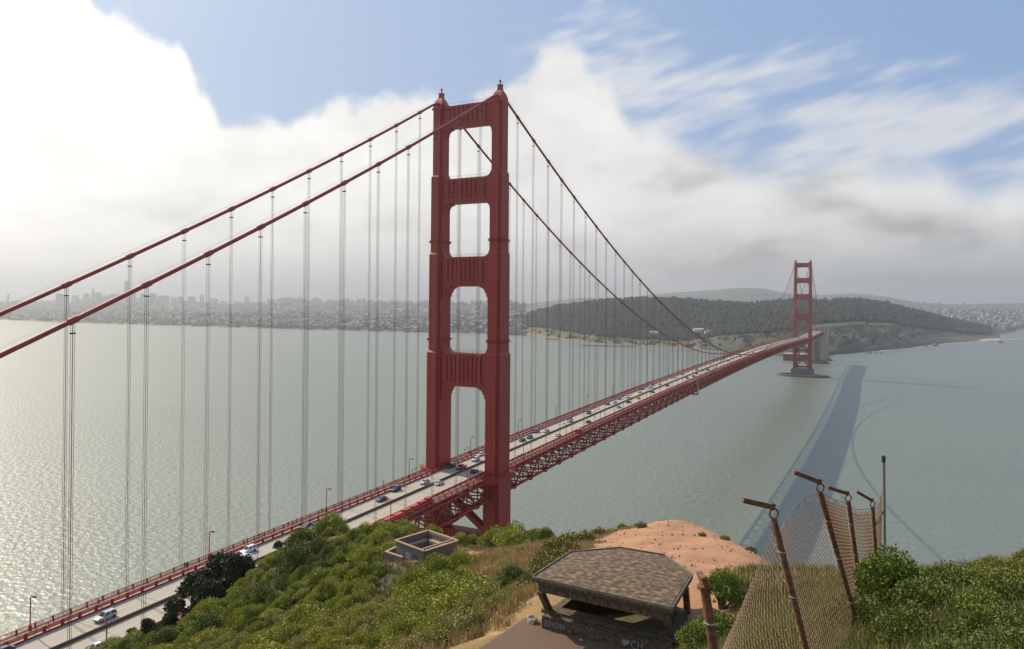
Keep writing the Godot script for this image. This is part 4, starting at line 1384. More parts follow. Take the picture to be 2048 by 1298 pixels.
func lamps() -> void:
	# street lamps down both sides, arms over the road
	var proto: Node3D
	for side in [-1.0, 1.0]:
		var z := 205.9
		while z > -1270.0:
			if absf(z) < 12.0:
				z -= 46.1
				continue
			var at := Vector3(side * 12.95, deck_y(z), z)
			var ord_ := ["first", "second", "third", "fourth", "fifth", "sixth", "seventh", "eighth", "ninth", "tenth", "eleventh", "twelfth"]
			var nth := int(round((z + 24.6) / -46.1)) if z < 0.0 else int(round((z - 21.5) / 46.1))
			var lab := "bent-armed red lamp on the %s sidewalk, %s past the near tower" % ["east" if side < 0 else "west", "among those far" if nth > 11 else ord_[nth]]
			if z > 0.0: lab = "bent-armed red lamp on the %s sidewalk, %s from near tower towards hillside" % ["east" if side < 0 else "west", ord_[nth]]
			var grp := "street lamps along the east sidewalk" if side < 0 else "street lamps along the west sidewalk"
			if proto == null:
				proto = thing("street_lamp", lab, "street lamp", at, 0.0, grp)
				var a := Geo.new()
				a.taper(0.0, Vector2(0.55, 0.55), 1.2, Vector2(0.42, 0.42))
				part("base", a, M.redplain, proto)
				var b := Geo.new()
				b.tube([Vector3(0, 1.2, 0), Vector3(0, 6.9, 0), Vector3(0.12, 7.3, 0), Vector3(0.5, 7.55, 0), Vector3(1.0, 7.6, 0)], 0.13, 8, 0.09)
				part("pole", b, M.redplain, proto)
				var h := Geo.new()
				h.taper(7.42, Vector2(1.1, 0.55), 7.72, Vector2(0.7, 0.35), Vector3(1.4, 0, 0))
				part("lamp_head", h, M.redplain, proto)
				var l := Geo.new()
				l.taper(7.26, Vector2(0.6, 0.35), 7.42, Vector2(0.95, 0.48), Vector3(1.4, 0, 0))
				part("lens", l, M.lampglass, proto)
			else:
				copy(proto, at, 0.0 if side < 0 else PI, lab, grp)
			z -= 46.1
	# short posts with a box on top
	var post: Node3D
	for d in [[-1, 37.5, 2.7], [-1, 19.4, 3.0], [-1, 17.2, 3.0], [-1, -19.8, 3.0], [-1, -22.8, 3.0], [1, 37.1, 2.7], [1, 19.5, 3.0], [1, 17.3, 3.0], [1, -20.0, 3.0], [1, -23.0, 3.0], [1, -57.0, 2.7], [-1, -6.8, 2.6], [-1, 157.4, 1.3], [-1, 111.6, 1.3], [-1, 65.8, 1.3]]:
		var at := Vector3(d[0] * (12.9 if d[2] > 2.0 else 10.6), deck_y(d[1]), d[1])
		var low: bool = d[2] < 2.0
		var lab := "knee-high red bollard beside the safety railing on the east sidewalk" if low else ("thin red post with a small box on top on the east sidewalk" if d[0] < 0 else "thin red post with a small box on top on the west sidewalk")
		var grp := "red bollards on the east sidewalk" if low else ("box-topped posts on the east sidewalk" if d[0] < 0 else "box-topped posts on the west sidewalk")
		var t := thing("bollard" if low else "call_post", lab, "bollard" if low else "post", at, 0, grp)
		var a := Geo.new()
		a.lathe([[0.0, 0.0], [0.16, 0.0], [0.07, 0.3], [0.07, d[2] - 0.35], [0.0, d[2] - 0.35]] if not low else [[0.0, 0.0], [0.13, 0.0], [0.13, 1.2], [0.0, 1.3]], Vector3.ZERO, 8)
		part("shaft", a, M.redplain, t)
		if not low:
			var b := Geo.new()
			b.box(Vector3(0, d[2] - 0.18, 0), Vector3(0.46, 0.38, 0.4))
			part("box", b, M.reddark, t)

# ---------------------------------------------------------------- concrete lookouts
func ring_prism(g: Geo, outer: Array, inset: float, thick: float, y0: float, y1: float, skip := []) -> void:
	# a wall of some thickness along a closed plan
	var n := outer.size()
	var ctr := Vector2.ZERO
	for p in outer: ctr += p / n
	var ins := func(p: Vector2, d: float) -> Vector2: return p + (ctr - p).normalized() * d * 1.2
	for i in n:
		if skip.has(i): continue
		var a: Vector2 = ins.call(outer[i], inset)
		var b: Vector2 = ins.call(outer[(i + 1) % n], inset)
		var c: Vector2 = ins.call(outer[(i + 1) % n], inset + thick)
		var d: Vector2 = ins.call(outer[i], inset + thick)
		var q := []
		for y in [y0, y1]:
			for p in [a, b, c, d]: q.append(Vector3(p.x, y, p.y))
		g.hexa(q)

func writing(txt: String, size: float, at: Vector3, parent: Node, turn := 0.0) -> void:
	var tm := TextMesh.new()
	var f := SystemFont.new()
	f.font_names = PackedStringArray(["Droid Sans"])
	tm.font = f
	tm.text = txt
	tm.font_size = 32
	tm.pixel_size = size / 32.0
	tm.depth = 0.012
	var o := inst("painted_writing", tm, M.paint, parent)
	o.position = at
	o.rotation.y = turn
	o.set_meta("label", "pale spray-painted scrawl")

func bunkers() -> void:
	M.paint = mat(0.30, 0.30, 0.30, 0.8)
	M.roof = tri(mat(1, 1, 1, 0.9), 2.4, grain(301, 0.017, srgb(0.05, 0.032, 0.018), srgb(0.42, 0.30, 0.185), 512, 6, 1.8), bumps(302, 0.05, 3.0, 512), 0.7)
	M.roof.uv1_scale = Vector3(1 / 3.2, 1 / 3.0, 1 / 2.0)
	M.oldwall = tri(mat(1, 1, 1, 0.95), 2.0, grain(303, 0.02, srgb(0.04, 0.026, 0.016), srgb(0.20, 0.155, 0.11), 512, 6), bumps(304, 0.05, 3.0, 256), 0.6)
	M.oldedge = tri(mat(1, 1, 1, 0.9), 1.0, grain(309, 0.03, srgb(0.10, 0.085, 0.06), srgb(0.30, 0.26, 0.19), 256))
	M.tar = tri(mat(1, 1, 1, 0.95), 1.2, grain(305, 0.06, srgb(0.10, 0.066, 0.043), srgb(0.20, 0.135, 0.092), 512, 6), bumps(306, 0.12, 4.0, 512), 0.6)
	M.tan = tri(mat(1, 1, 1, 0.9), 1.5, grain(307, 0.03, srgb(0.30, 0.19, 0.12), srgb(0.50, 0.34, 0.23), 256), bumps(308, 0.06, 2.0, 256), 0.5)
	var R := [Vector2(138.27, 226.94), Vector2(143.51, 227.14), Vector2(143.40, 223.86), Vector2(141.92, 222.32), Vector2(140.06, 222.34), Vector2(138.47, 223.82)]
	var ctr := Vector3(140.9, 0, 224.9)
	var t := thing("lookout_bunker", "low concrete lookout with a broad mottled hexagonal roof and open viewing slot", "bunker", Vector3(ctr.x, 131.0, ctr.z))
	var loc := []
	for p in R: loc.append(p - Vector2(ctr.x, ctr.z))
	var yo := 131.0
	var g := Geo.new()
	var pv := PackedVector2Array(loc)
	g.prism(pv, func(p, y): return Vector3(p.x, y, p.y), 133.60 - yo, 133.72 - yo)
	part("roof_slab", g, M.oldwall, t)
	# the tarred roof skin rises a little to the middle
	var s := Geo.new()
	for i in 6:
		var a: Vector2 = loc[i] * 0.965
		var b: Vector2 = loc[(i + 1) % 6] * 0.965
		for k in 4:
			var f0 := k / 4.0
			var f1 := (k + 1) / 4.0
			var y0 := 133.86 - 0.11 * f0 * f0 - yo
			var y1 := 133.86 - 0.11 * f1 * f1 - yo
			var q := [Vector3(a.x * f0, y0, a.y * f0), Vector3(b.x * f0, y0, b.y * f0), Vector3(b.x * f1, y1, b.y * f1), Vector3(a.x * f1, y1, a.y * f1)]
			if k == 0: s.tri(q[0], q[2], q[3])
			else: s.quad(q[0], q[1], q[2], q[3])
		s.quad(Vector3(a.x, 133.75 - yo, a.y), Vector3(b.x, 133.75 - yo, b.y), Vector3(b.x, 133.7 - yo, b.y), Vector3(a.x, 133.7 - yo, a.y))
	part("roof_skin", s, M.roof, t)
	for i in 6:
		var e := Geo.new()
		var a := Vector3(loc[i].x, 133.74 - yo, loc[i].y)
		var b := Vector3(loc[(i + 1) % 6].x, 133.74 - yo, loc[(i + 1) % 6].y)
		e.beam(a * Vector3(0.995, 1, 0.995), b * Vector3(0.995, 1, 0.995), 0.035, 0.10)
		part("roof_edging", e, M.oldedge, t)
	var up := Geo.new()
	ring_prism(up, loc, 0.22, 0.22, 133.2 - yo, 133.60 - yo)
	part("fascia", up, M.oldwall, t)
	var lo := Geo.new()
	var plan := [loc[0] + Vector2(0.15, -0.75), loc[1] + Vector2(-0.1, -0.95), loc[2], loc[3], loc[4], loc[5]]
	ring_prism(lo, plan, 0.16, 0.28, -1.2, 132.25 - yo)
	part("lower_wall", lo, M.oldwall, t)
	var sill := Geo.new()
	sill.beam(Vector3(plan[0].x - 0.05, 132.30 - yo, plan[0].y - 0.15), Vector3(plan[1].x + 0.05, 132.30 - yo, plan[1].y - 0.15), 0.5, 0.12)
	part("sill", sill, M.oldwall, t)
	var le := Geo.new()
	le.beam(Vector3(plan[0].x + 0.1, 132.0 - yo, plan[0].y + 0.22), Vector3(plan[1].x - 0.1, 132.0 - yo, plan[1].y + 0.22), 0.3, 0.5)
	part("parapet", le, M.oldwall, t)
	for i in 6:
		var p := Geo.new()
		var a: Vector2 = plan[i] * 0.93
		var b: Vector2 = loc[i] * 0.90
		p.beam(Vector3(a.x, 132.3 - yo, a.y), Vector3(b.x, 133.25 - yo, b.y), 0.2, 0.2)
		part("post", p, M.oldwall, t)
	for d in [[0.45, -1.9], [1.2, -1.7], [-0.5, -1.95]]:
		var p := Geo.new()
		p.box(Vector3(d[0], 132.7 - yo, d[1] - 0.3), Vector3(0.14, 0.8, 0.14))
		part("mullion", p, M.oldwall, t)
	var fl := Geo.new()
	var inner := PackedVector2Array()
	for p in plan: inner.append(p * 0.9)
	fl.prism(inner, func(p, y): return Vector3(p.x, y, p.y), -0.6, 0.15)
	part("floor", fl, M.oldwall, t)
	writing("CH", 0.36, Vector3(1.25, 131.98 - yo, plan[0].y + 0.40), t, 0.035)
	var ht := Geo.new()
	var hp := PackedVector2Array()
	for i in 20:
		var a := TAU * i / 20.0
		hp.append(Vector2(16 * pow(sin(a), 3), 13 * cos(a) - 5 * cos(2 * a) - 2 * cos(3 * a) - cos(4 * a)) * 0.0085)
	ht.prism(hp, func(p, z): return Vector3(0.83 + p.x, 132.0 - yo + p.y, z), plan[0].y + 0.375, plan[0].y + 0.39)
	part("painted_heart", ht, M.paint, t)
	writing("ETKDW", 0.26, Vector3(-1.85, 132.0 - yo, plan[0].y + 0.385), t, -0.02)
	var sc := Geo.new()      # a looping unreadable scrawl under the roof edge
	var sp := []
	for k in 90:
		var a := k * 0.62
		sp.append(Vector3(-0.3 + k * 0.0165 + 0.05 * cos(a), 133.40 - yo + 0.075 * sin(a) * (1.0 + 0.3 * sin(k * 0.37)), loc[0].y - 0.235 + k * 0.0006))
	sc.tube(sp, 0.011, 4)
	part("painted_scrawl", sc, M.paint, t)
	# the flat tarred roof in front of it
	var sl := Geo.new()
	sl.prism(PackedVector2Array([Vector2(137.60, 226.02), Vector2(143.25, 225.60), Vector2(144.2, 236.0), Vector2(136.6, 236.0)]), func(p, y): return Vector3(p.x, y, p.y), 130.6, 131.8)
	var so := part("flat_roof", sl, M.tar, self)
	meta(so, "flat brown tarred roof slab below the hexagonal lookout", "roof slab")
	for d in [[138.0, 226.3, 0.2], [142.6, 226.2, 0.16], [137.8, 226.15, 0.13]]:
		var gg := Geo.new()
		var rr := RandomNumberGenerator.new()
		rr.seed = int(d[0] * 10)
		blob(gg, Vector3(0, d[2] * 0.4, 0), d[2], rr)
		var o := part("concrete_lump", gg, M.edging, self)
		o.position = Vector3(d[0], 131.8, d[1])
		meta(o, "broken lump of pale concrete at the foot of the hexagonal lookout", "rubble", "concrete lumps by the hexagonal lookout")
	# square roofless lookout further down the ridge
	var q := thing("square_bunker", "roofless square concrete lookout with pale rim set in the scrub", "bunker", Vector3(108.06, 116.4, 188.92), deg_to_rad(-15.8))
	var hh := 119.31 - 116.4
	var sq := [Vector2(-2.3, -2.2), Vector2(2.3, -2.2), Vector2(2.3, 2.2), Vector2(-2.3, 2.2)]
	var nm := ["back_wall", "side_wall", "front_wall", "side_wall"]
	for i in 4:
		var a: Vector2 = sq[i]
		var b: Vector2 = sq[(i + 1) % 4]
		var w := Geo.new()
		w.beam(Vector3(a.x, hh * 0.5 - 0.6, a.y) * Vector3(0.95, 1, 0.95), Vector3(b.x, hh * 0.5 - 0.6, b.y) * Vector3(0.95, 1, 0.95), 0.22, hh + 1.0)
		part(nm[i], w, M.stained, q)
		var c := Geo.new()
		c.beam(Vector3(a.x, hh - 0.02, a.y), Vector3(b.x, hh - 0.02, b.y), 0.24, 0.1)
		part("rim", c, M.tan, q)
		var ld := Geo.new()
		ld.beam(Vector3(a.x, hh - 0.72, a.y) * Vector3(0.80, 1, 0.80), Vector3(b.x, hh - 0.72, b.y) * Vector3(0.80, 1, 0.80), 0.55, 0.12)
		part("inner_ledge", ld, M.tan, q)
		var pw := Geo.new()
		pw.beam(Vector3(a.x, 0.6, a.y) * Vector3(0.66, 1, 0.66), Vector3(b.x, 0.6, b.y) * Vector3(0.66, 1, 0.66), 0.12, 3.0)
		part("pit_wall", pw, M.stained, q)
	var r2 := Geo.new()
	r2.beam(Vector3(1.78, hh + 0.0, -2.1), Vector3(1.78, hh + 0.0, 2.1), 0.14, 0.14)
	part("rim", r2, M.tan, q)
	for k in 3:
		var tg := Geo.new()
		tg.box(Vector3(-1.4 + k * 1.2, hh - 1.1, 2.21), Vector3(0.8, 0.7, 0.02))
		part("painted_patch", tg, [mat(0.12, 0.16, 0.2), mat(0.25, 0.25, 0.26), mat(0.06, 0.06, 0.07)][k], q)
	var lw := thing("low_wall", "low angled concrete wall in the scrub beside the square lookout", "wall", Vector3(104.39, 116.8, 190.79))
	var l1 := Geo.new()
	l1.beam(Vector3(0, 0.5, 0), Vector3(0.08, 0.5, -2.28), 0.22, 1.5)
	l1.beam(Vector3(0.1, 0.5, 0.02), Vector3(2.41, 0.5, 0.49), 0.22, 1.5)
	part("wall", l1, M.stained, lw)
	var l2 := Geo.new()
	l2.beam(Vector3(-0.02, 1.3, 0.12), Vector3(0.08, 1.3, -2.3), 0.28, 0.1)
	l2.beam(Vector3(0.13, 1.3, 0.02), Vector3(2.45, 1.3, 0.5), 0.28, 0.1)
	part("coping", l2, M.tan, lw)
	# pale slab behind the square lookout
	var ps := Geo.new()
	ps.box(Vector3(0, 0.15, 0), Vector3(1.9, 0.3, 0.9))
	var po := part("loose_slab", ps, M.edging, self)
	po.position = Vector3(104.6, ground(104.6, 184.6), 184.6)
	meta(po, "loose pale concrete slab behind the square lookout", "slab")

# ---------------------------------------------------------------- fence
func fence() -> void:
	var P := [[148.20, 141.05, 243.72, 148.52, 243.95, 0.045], [148.37, 140.83, 240.25, 149.00, 240.43, 0.043], [148.77, 140.68, 237.78, 149.42, 237.20, 0.041], [149.04, 139.71, 234.26, 149.36, 234.08, 0.046], [149.44, 138.89, 231.23, 149.62, 231.27, 0.046], [149.66, 139.0, 229.43, 149.72, 229.39, 0.045]]
	var arm := [null, Vector3(148.01, 141.11, 240.54), Vector3(148.40, 141.03, 238.09), Vector3(148.67, 140.0, 234.45), Vector3(149.10, 139.27, 231.41), null]
	var base := Vector3(149.0, ground(149.0, 236.0), 236.0)
	var t := thing("chain_link_fence", "rusty leaning chain-link fence with bent barbed-wire arms beside the bushes", "fence", base)
	var tops := []
	var bots := []
	for i in P.size():
		var d: Array = P[i]
		var a := Vector3(d[0], d[1], d[2])
		var b := Vector3(d[3], ground(d[3], d[4]) - 0.15, d[4])
		if b.y > a.y - 1.6: b.y = a.y - 1.9
		tops.append(a)
		bots.append(b)
		if i == 5: continue
		var g := Geo.new()
		g.tube([a - base, a.lerp(b, 0.5) - base, b - base], d[5], 10)
		var po := part("post", g, M.rust, t)
		if arm[i]:
			var ag := Geo.new()
			var tip: Vector3 = arm[i]
			var top := a + Vector3(0, 0.16, 0)
			ag.beam(top - base, top.lerp(tip, 0.12) + Vector3(0, 0.015, 0) - base, 0.05, 0.09)
			ag.beam(top.lerp(tip, 0.08) - base, tip - base, 0.035, 0.07)
			part("arm", ag, M.rust, po)
			var rg := Geo.new()
			var ring := []
			for k in 13:
				var an := TAU * k / 12.0
				ring.append(a + Vector3(0, 0.075, 0) + (RT * cos(an) + Vector3.UP * sin(an) * 1.2) * 0.058 - base)
			rg.tube(ring, 0.014, 5)
			part("loop", rg, M.rust, po)
		for v in [0.18, 0.42, 0.7]:
			var tw := Geo.new()
			var c := a.lerp(b, v) - base
			tw.lathe([[d[5] + 0.006, -0.012], [d[5] + 0.012, 0.0], [d[5] + 0.006, 0.012]], c, 8)
			part("tie", tw, M.grey_steel if i < 2 else M.wire, po)
	# cap with a bolted plate on the nearest post
	var cg := Geo.new()
	var c0: Vector3 = tops[0] - base
	cg.beam(c0 + Vector3(0.02, -0.02, 0), c0 + Vector3(-0.03, 0.14, 0.03), 0.16, 0.05)
	cg.lathe([[0.0, 0.0], [0.075, 0.0], [0.075, 0.03], [0.0, 0.05]], c0 + Vector3(0, 0.0, 0), 10)
	part("post_cap", cg, M.rust, t)
	# drops of the mesh's top edge below the post tops, along each bay
	var drops := [[1.0, 0.92, 0.80, 0.62, 0.42, 0.12], [0.10, 0.42, 0.22, 0.10, 0.03, 0.02], [0.02, -0.03, -0.02, 0.0, 0.02, 0.03], [0.03, 0.10, 0.12, 0.10, 0.06, 0.03], [0.0, 0.0, 0.02, 0.02, 0.02, 0.05]]
	var rg2 := RandomNumberGenerator.new()
	rg2.seed = 91
	for b in 5:
		var g := Geo.new()
		var dr: Array = drops[b]
		var surf := func(u: float, v: float) -> Vector3:
			var k := clampf(u, 0.0, 1.0) * 5.0
			var i := mini(int(k), 4)
			var dd: float = lerpf(dr[i], dr[i + 1], k - i)
			var tp: Vector3 = tops[b].lerp(tops[b + 1], u) - Vector3(0, dd, 0)
			var bt: Vector3 = bots[b].lerp(bots[b + 1], u)
			var p := tp.lerp(bt, v)
			var bulge := sin(u * PI) * (0.10 * sin(v * 5.0 + b) + (0.16 if b < 2 else 0.05) * sin(v * PI))
			return p + Vector3(-0.95, 0, 0.15) * (bulge + 0.05) - base
		var L: float = (tops[b + 1] - tops[b]).length()
		var Hf: float = (tops[b] - bots[b]).length()
		var step := 0.088 if b < 3 else 0.10
		for dir in [-1.0, 1.0]:
			var s := -Hf
			while s < L + Hf:
				# a wire climbing across the bay, wrinkled like woven mesh
				var pts := []
				var start_cut := rg2.randf_range(0.0, 0.04)
				var nseg := int(Hf / 0.124)
				for k in nseg + 1:
					var v := start_cut + (1.0 - start_cut) * k / nseg
					var along: float = s + dir * v * Hf * 0.62
					var u: float = along / L
					if u < 0.0 or u > 1.0:
						if pts.size() > 1: ribbon(g, pts)
						pts = []
						continue
					pts.append(surf.call(u, v))
				if pts.size() > 1: ribbon(g, pts)
				s += step
		part("chain_link", g, M.wire, t)
		if b > 0:
			var tg := Geo.new()
			var line := []
			for k in 9: line.append(surf.call(k / 8.0, 0.0))
			tg.tube(line, 0.008, 4)
			part("top_wire", tg, M.wire, t)
	var bar := Geo.new()
	bar.beam(tops[4] - base - Vector3(0, 0.48, 0), tops[5] - base - Vector3(0, 0.62, 0), 0.04, 0.05)
	part("cross_bar", bar, M.rust, t)
	var p := thing("steel_pole", "plain grey steel pole standing at the end of the rusty fence", "pole", Vector3(149.72, ground(149.72, 229.39) - 0.1, 229.39))
	var pg := Geo.new()
	pg.tube([Vector3.ZERO, Vector3(-0.06, 139.82 - p.position.y, 0.04)], 0.042, 10)
	part("shaft", pg, M.grey_steel, p)
	var pc := Geo.new()
	pc.lathe([[0.048, -0.16], [0.05, 0.0], [0.0, 0.02]], Vector3(-0.06, 139.82 - p.position.y, 0.04), 8)
	part("cap", pc, M.dark, p)

func ribbon(g: Geo, pts: Array) -> void:
	var w := 0.0045
	for i in pts.size() - 1:
		var a: Vector3 = pts[i]
		var b: Vector3 = pts[i + 1]
		var d := (b - a).normalized()
		var s := d.cross(Vector3(0.3, 0.2, 1).normalized()).normalized() * w
		var u := d.cross(s).normalized() * w
		g.quad(a + s, a - s * 0.5 + u * 0.87, b - s * 0.5 + u * 0.87, b + s)
		g.quad(a - s * 0.5 + u * 0.87, a - s * 0.5 - u * 0.87, b - s * 0.5 - u * 0.87, b - s * 0.5 + u * 0.87)
		g.quad(a - s * 0.5 - u * 0.87, a + s, b + s, b - s * 0.5 - u * 0.87)

# ---------------------------------------------------------------- vehicles
func loft(g: Geo, st: Array) -> void:   # stations: [z, y0, y1, half width below, half width above]
	for i in st.size() - 1:
		var a: Array = st[i]
		var b: Array = st[i + 1]
		var P := func(s: Array) -> Array:
			var m := lerpf(s[1], s[2], 0.55)
			return [Vector3(-s[3] * 0.92, s[1], s[0]), Vector3(-s[3], m, s[0]), Vector3(-s[4], s[2], s[0]), Vector3(s[4], s[2], s[0]), Vector3(s[3], m, s[0]), Vector3(s[3] * 0.92, s[1], s[0])]
		var p: Array = P.call(a)
		var q: Array = P.call(b)
		for k in 6:
			var j := (k + 1) % 6
			g.quad(p[k], p[j], q[j], q[k])
		if i == 0:
			g.quad(p[0], p[1], p[4], p[5]); g.quad(p[1], p[2], p[3], p[4])
		if i == st.size() - 2:
			g.quad(q[0], q[1], q[4], q[5]); g.quad(q[1], q[2], q[3], q[4])

func pane(a: Vector3, b: Vector3, c: Vector3, d: Vector3, m: float) -> Geo:   # a window a little proud of a face, shrunk by m
	var ctr := (a + b + c + d) * 0.25
	var n := (b - a).cross(d - a).normalized() * 0.012
	if n.dot(ctr - Vector3(0, ctr.y - 0.2, 0)) < 0.0: n = -n
	var g := Geo.new()
	var q := []
	for p in [a, b, c, d]: q.append(ctr + (p - ctr) * m + n)
	g.quad(q[0], q[1], q[2], q[3])
	return g

func make_car(kind: String) -> Node3D:
	var t := Node3D.new()
	var body := Geo.new()
	var K := {
		"sedan": [[[-2.32, 0.38, 0.78, 0.68, 0.62], [-2.2, 0.24, 0.95, 0.86, 0.80], [-1.4, 0.2, 1.0, 0.91, 0.84], [0.9, 0.2, 0.96, 0.91, 0.84], [1.9, 0.22, 0.84, 0.88, 0.76], [2.28, 0.32, 0.68, 0.72, 0.62]], [-1.85, 1.05, 0.97, -1.15, 0.15, 1.43, 0.82, 0.60], 1.45],
		"suv": [[[-2.3, 0.42, 0.95, 0.72, 0.68], [-2.2, 0.3, 1.08, 0.9, 0.84], [-1.4, 0.26, 1.12, 0.95, 0.88], [0.9, 0.26, 1.1, 0.95, 0.88], [2.0, 0.28, 1.0, 0.92, 0.8], [2.35, 0.4, 0.82, 0.76, 0.66]], [-2.2, 1.15, 1.1, -1.95, 0.35, 1.72, 0.86, 0.68], 1.42],
		"van": [[[-2.5, 0.4, 0.95, 0.74, 0.7], [-2.42, 0.28, 1.05, 0.92, 0.88], [-1.4, 0.25, 1.08, 0.96, 0.9], [1.2, 0.25, 1.06, 0.96, 0.9], [2.2, 0.28, 0.95, 0.92, 0.8], [2.5, 0.4, 0.8, 0.76, 0.66]], [-2.42, 1.75, 1.05, -2.3, 0.8, 1.78, 0.9, 0.76], 1.5],
		"truck": [[[-2.9, 0.55, 1.05, 0.9, 0.9], [-2.8, 0.4, 1.12, 0.98, 0.94], [0.2, 0.4, 1.12, 0.98, 0.94], [1.2, 0.38, 1.15, 0.98, 0.92], [2.5, 0.4, 1.05, 0.95, 0.85], [2.8, 0.5, 0.9, 0.8, 0.7]], [-0.9, 1.5, 1.1, -0.7, 0.7, 1.85, 0.92, 0.74], 1.9]}
	var d: Array = K[kind]
	loft(body, d[0])
	var h: Array = d[1]     # greenhouse: base z0 z1 y, roof z0 z1 y, half widths
	var A := [Vector3(-h[6], h[2], h[0]), Vector3(h[6], h[2], h[0]), Vector3(h[6], h[2], h[1]), Vector3(-h[6], h[2], h[1])]
	var B := [Vector3(-h[7], h[5], h[3]), Vector3(h[7], h[5], h[3]), Vector3(h[7], h[5], h[4]), Vector3(-h[7], h[5], h[4])]
	body.hexa([A[0], A[1], A[2], A[3], B[0], B[1], B[2], B[3]])
	body.quad(B[0] * Vector3(0.9, 1, 0.95) + Vector3(0, 0.035, 0), B[1] * Vector3(0.9, 1, 0.95) + Vector3(0, 0.035, 0), B[2] * Vector3(0.9, 1, 0.9) + Vector3(0, 0.035, 0), B[3] * Vector3(0.9, 1, 0.9) + Vector3(0, 0.035, 0))
	inst("body", body.mesh(), null, t)
	part("rear_window", pane(A[0], A[1], B[1], B[0], 0.86), M.glass, t)
	part("windscreen", pane(A[3], A[2], B[2], B[3], 0.9), M.glass, t)
	for s in [[0, 3], [1, 2]]:
		var a0: Vector3 = A[s[0]]; var a1: Vector3 = A[s[1]]; var b0: Vector3 = B[s[0]]; var b1: Vector3 = B[s[1]]
		part("side_window", pane(a0.lerp(a1, 0.03), a0.lerp(a1, 0.48), b0.lerp(b1, 0.48), b0.lerp(b1, 0.03), 0.84), M.glass, t)
		part("side_window", pane(a0.lerp(a1, 0.52), a0.lerp(a1, 0.97), b0.lerp(b1, 0.97), b0.lerp(b1, 0.52), 0.84), M.glass, t)
	var wb: float = d[2]
	var hw: float = d[0][2][3]
	for sx in [-1.0, 1.0]:
		for sz in [-1.0, 1.0]:
			var w := Geo.new()
			var o := Vector3(sx * (hw - 0.1), 0.33, sz * wb)
			w.tube([o - Vector3(0.11, 0, 0), o + Vector3(0.11, 0, 0)], 0.33, 14)
			var wi := part("wheel", w, M.tyre, t)
			var r := Geo.new()
			r.tube([o + Vector3(sx * 0.08, 0, 0), o + Vector3(sx * 0.125, 0, 0)], 0.2, 10)
			part("rim", r, M.chrome, wi)
		var z1: float = d[0][5][0]
		var z0: float = d[0][0][0]
		var l := Geo.new()
		l.box(Vector3(sx * 0.56, d[0][5][2] - 0.06, z1 - 0.03), Vector3(0.3, 0.14, 0.1))
		part("headlight", l, M.white, t)
		var rl := Geo.new()
		rl.box(Vector3(sx * 0.6, d[0][0][2] - 0.1, z0 + 0.02), Vector3(0.2, 0.2, 0.08))
		part("tail_light", rl, M.redbright, t)
	var bp := Geo.new()
	bp.box(Vector3(0, 0.42, d[0][5][0] - 0.01), Vector3(1.3, 0.16, 0.12))
	part("bumper", bp, M.dark, t)
	return t

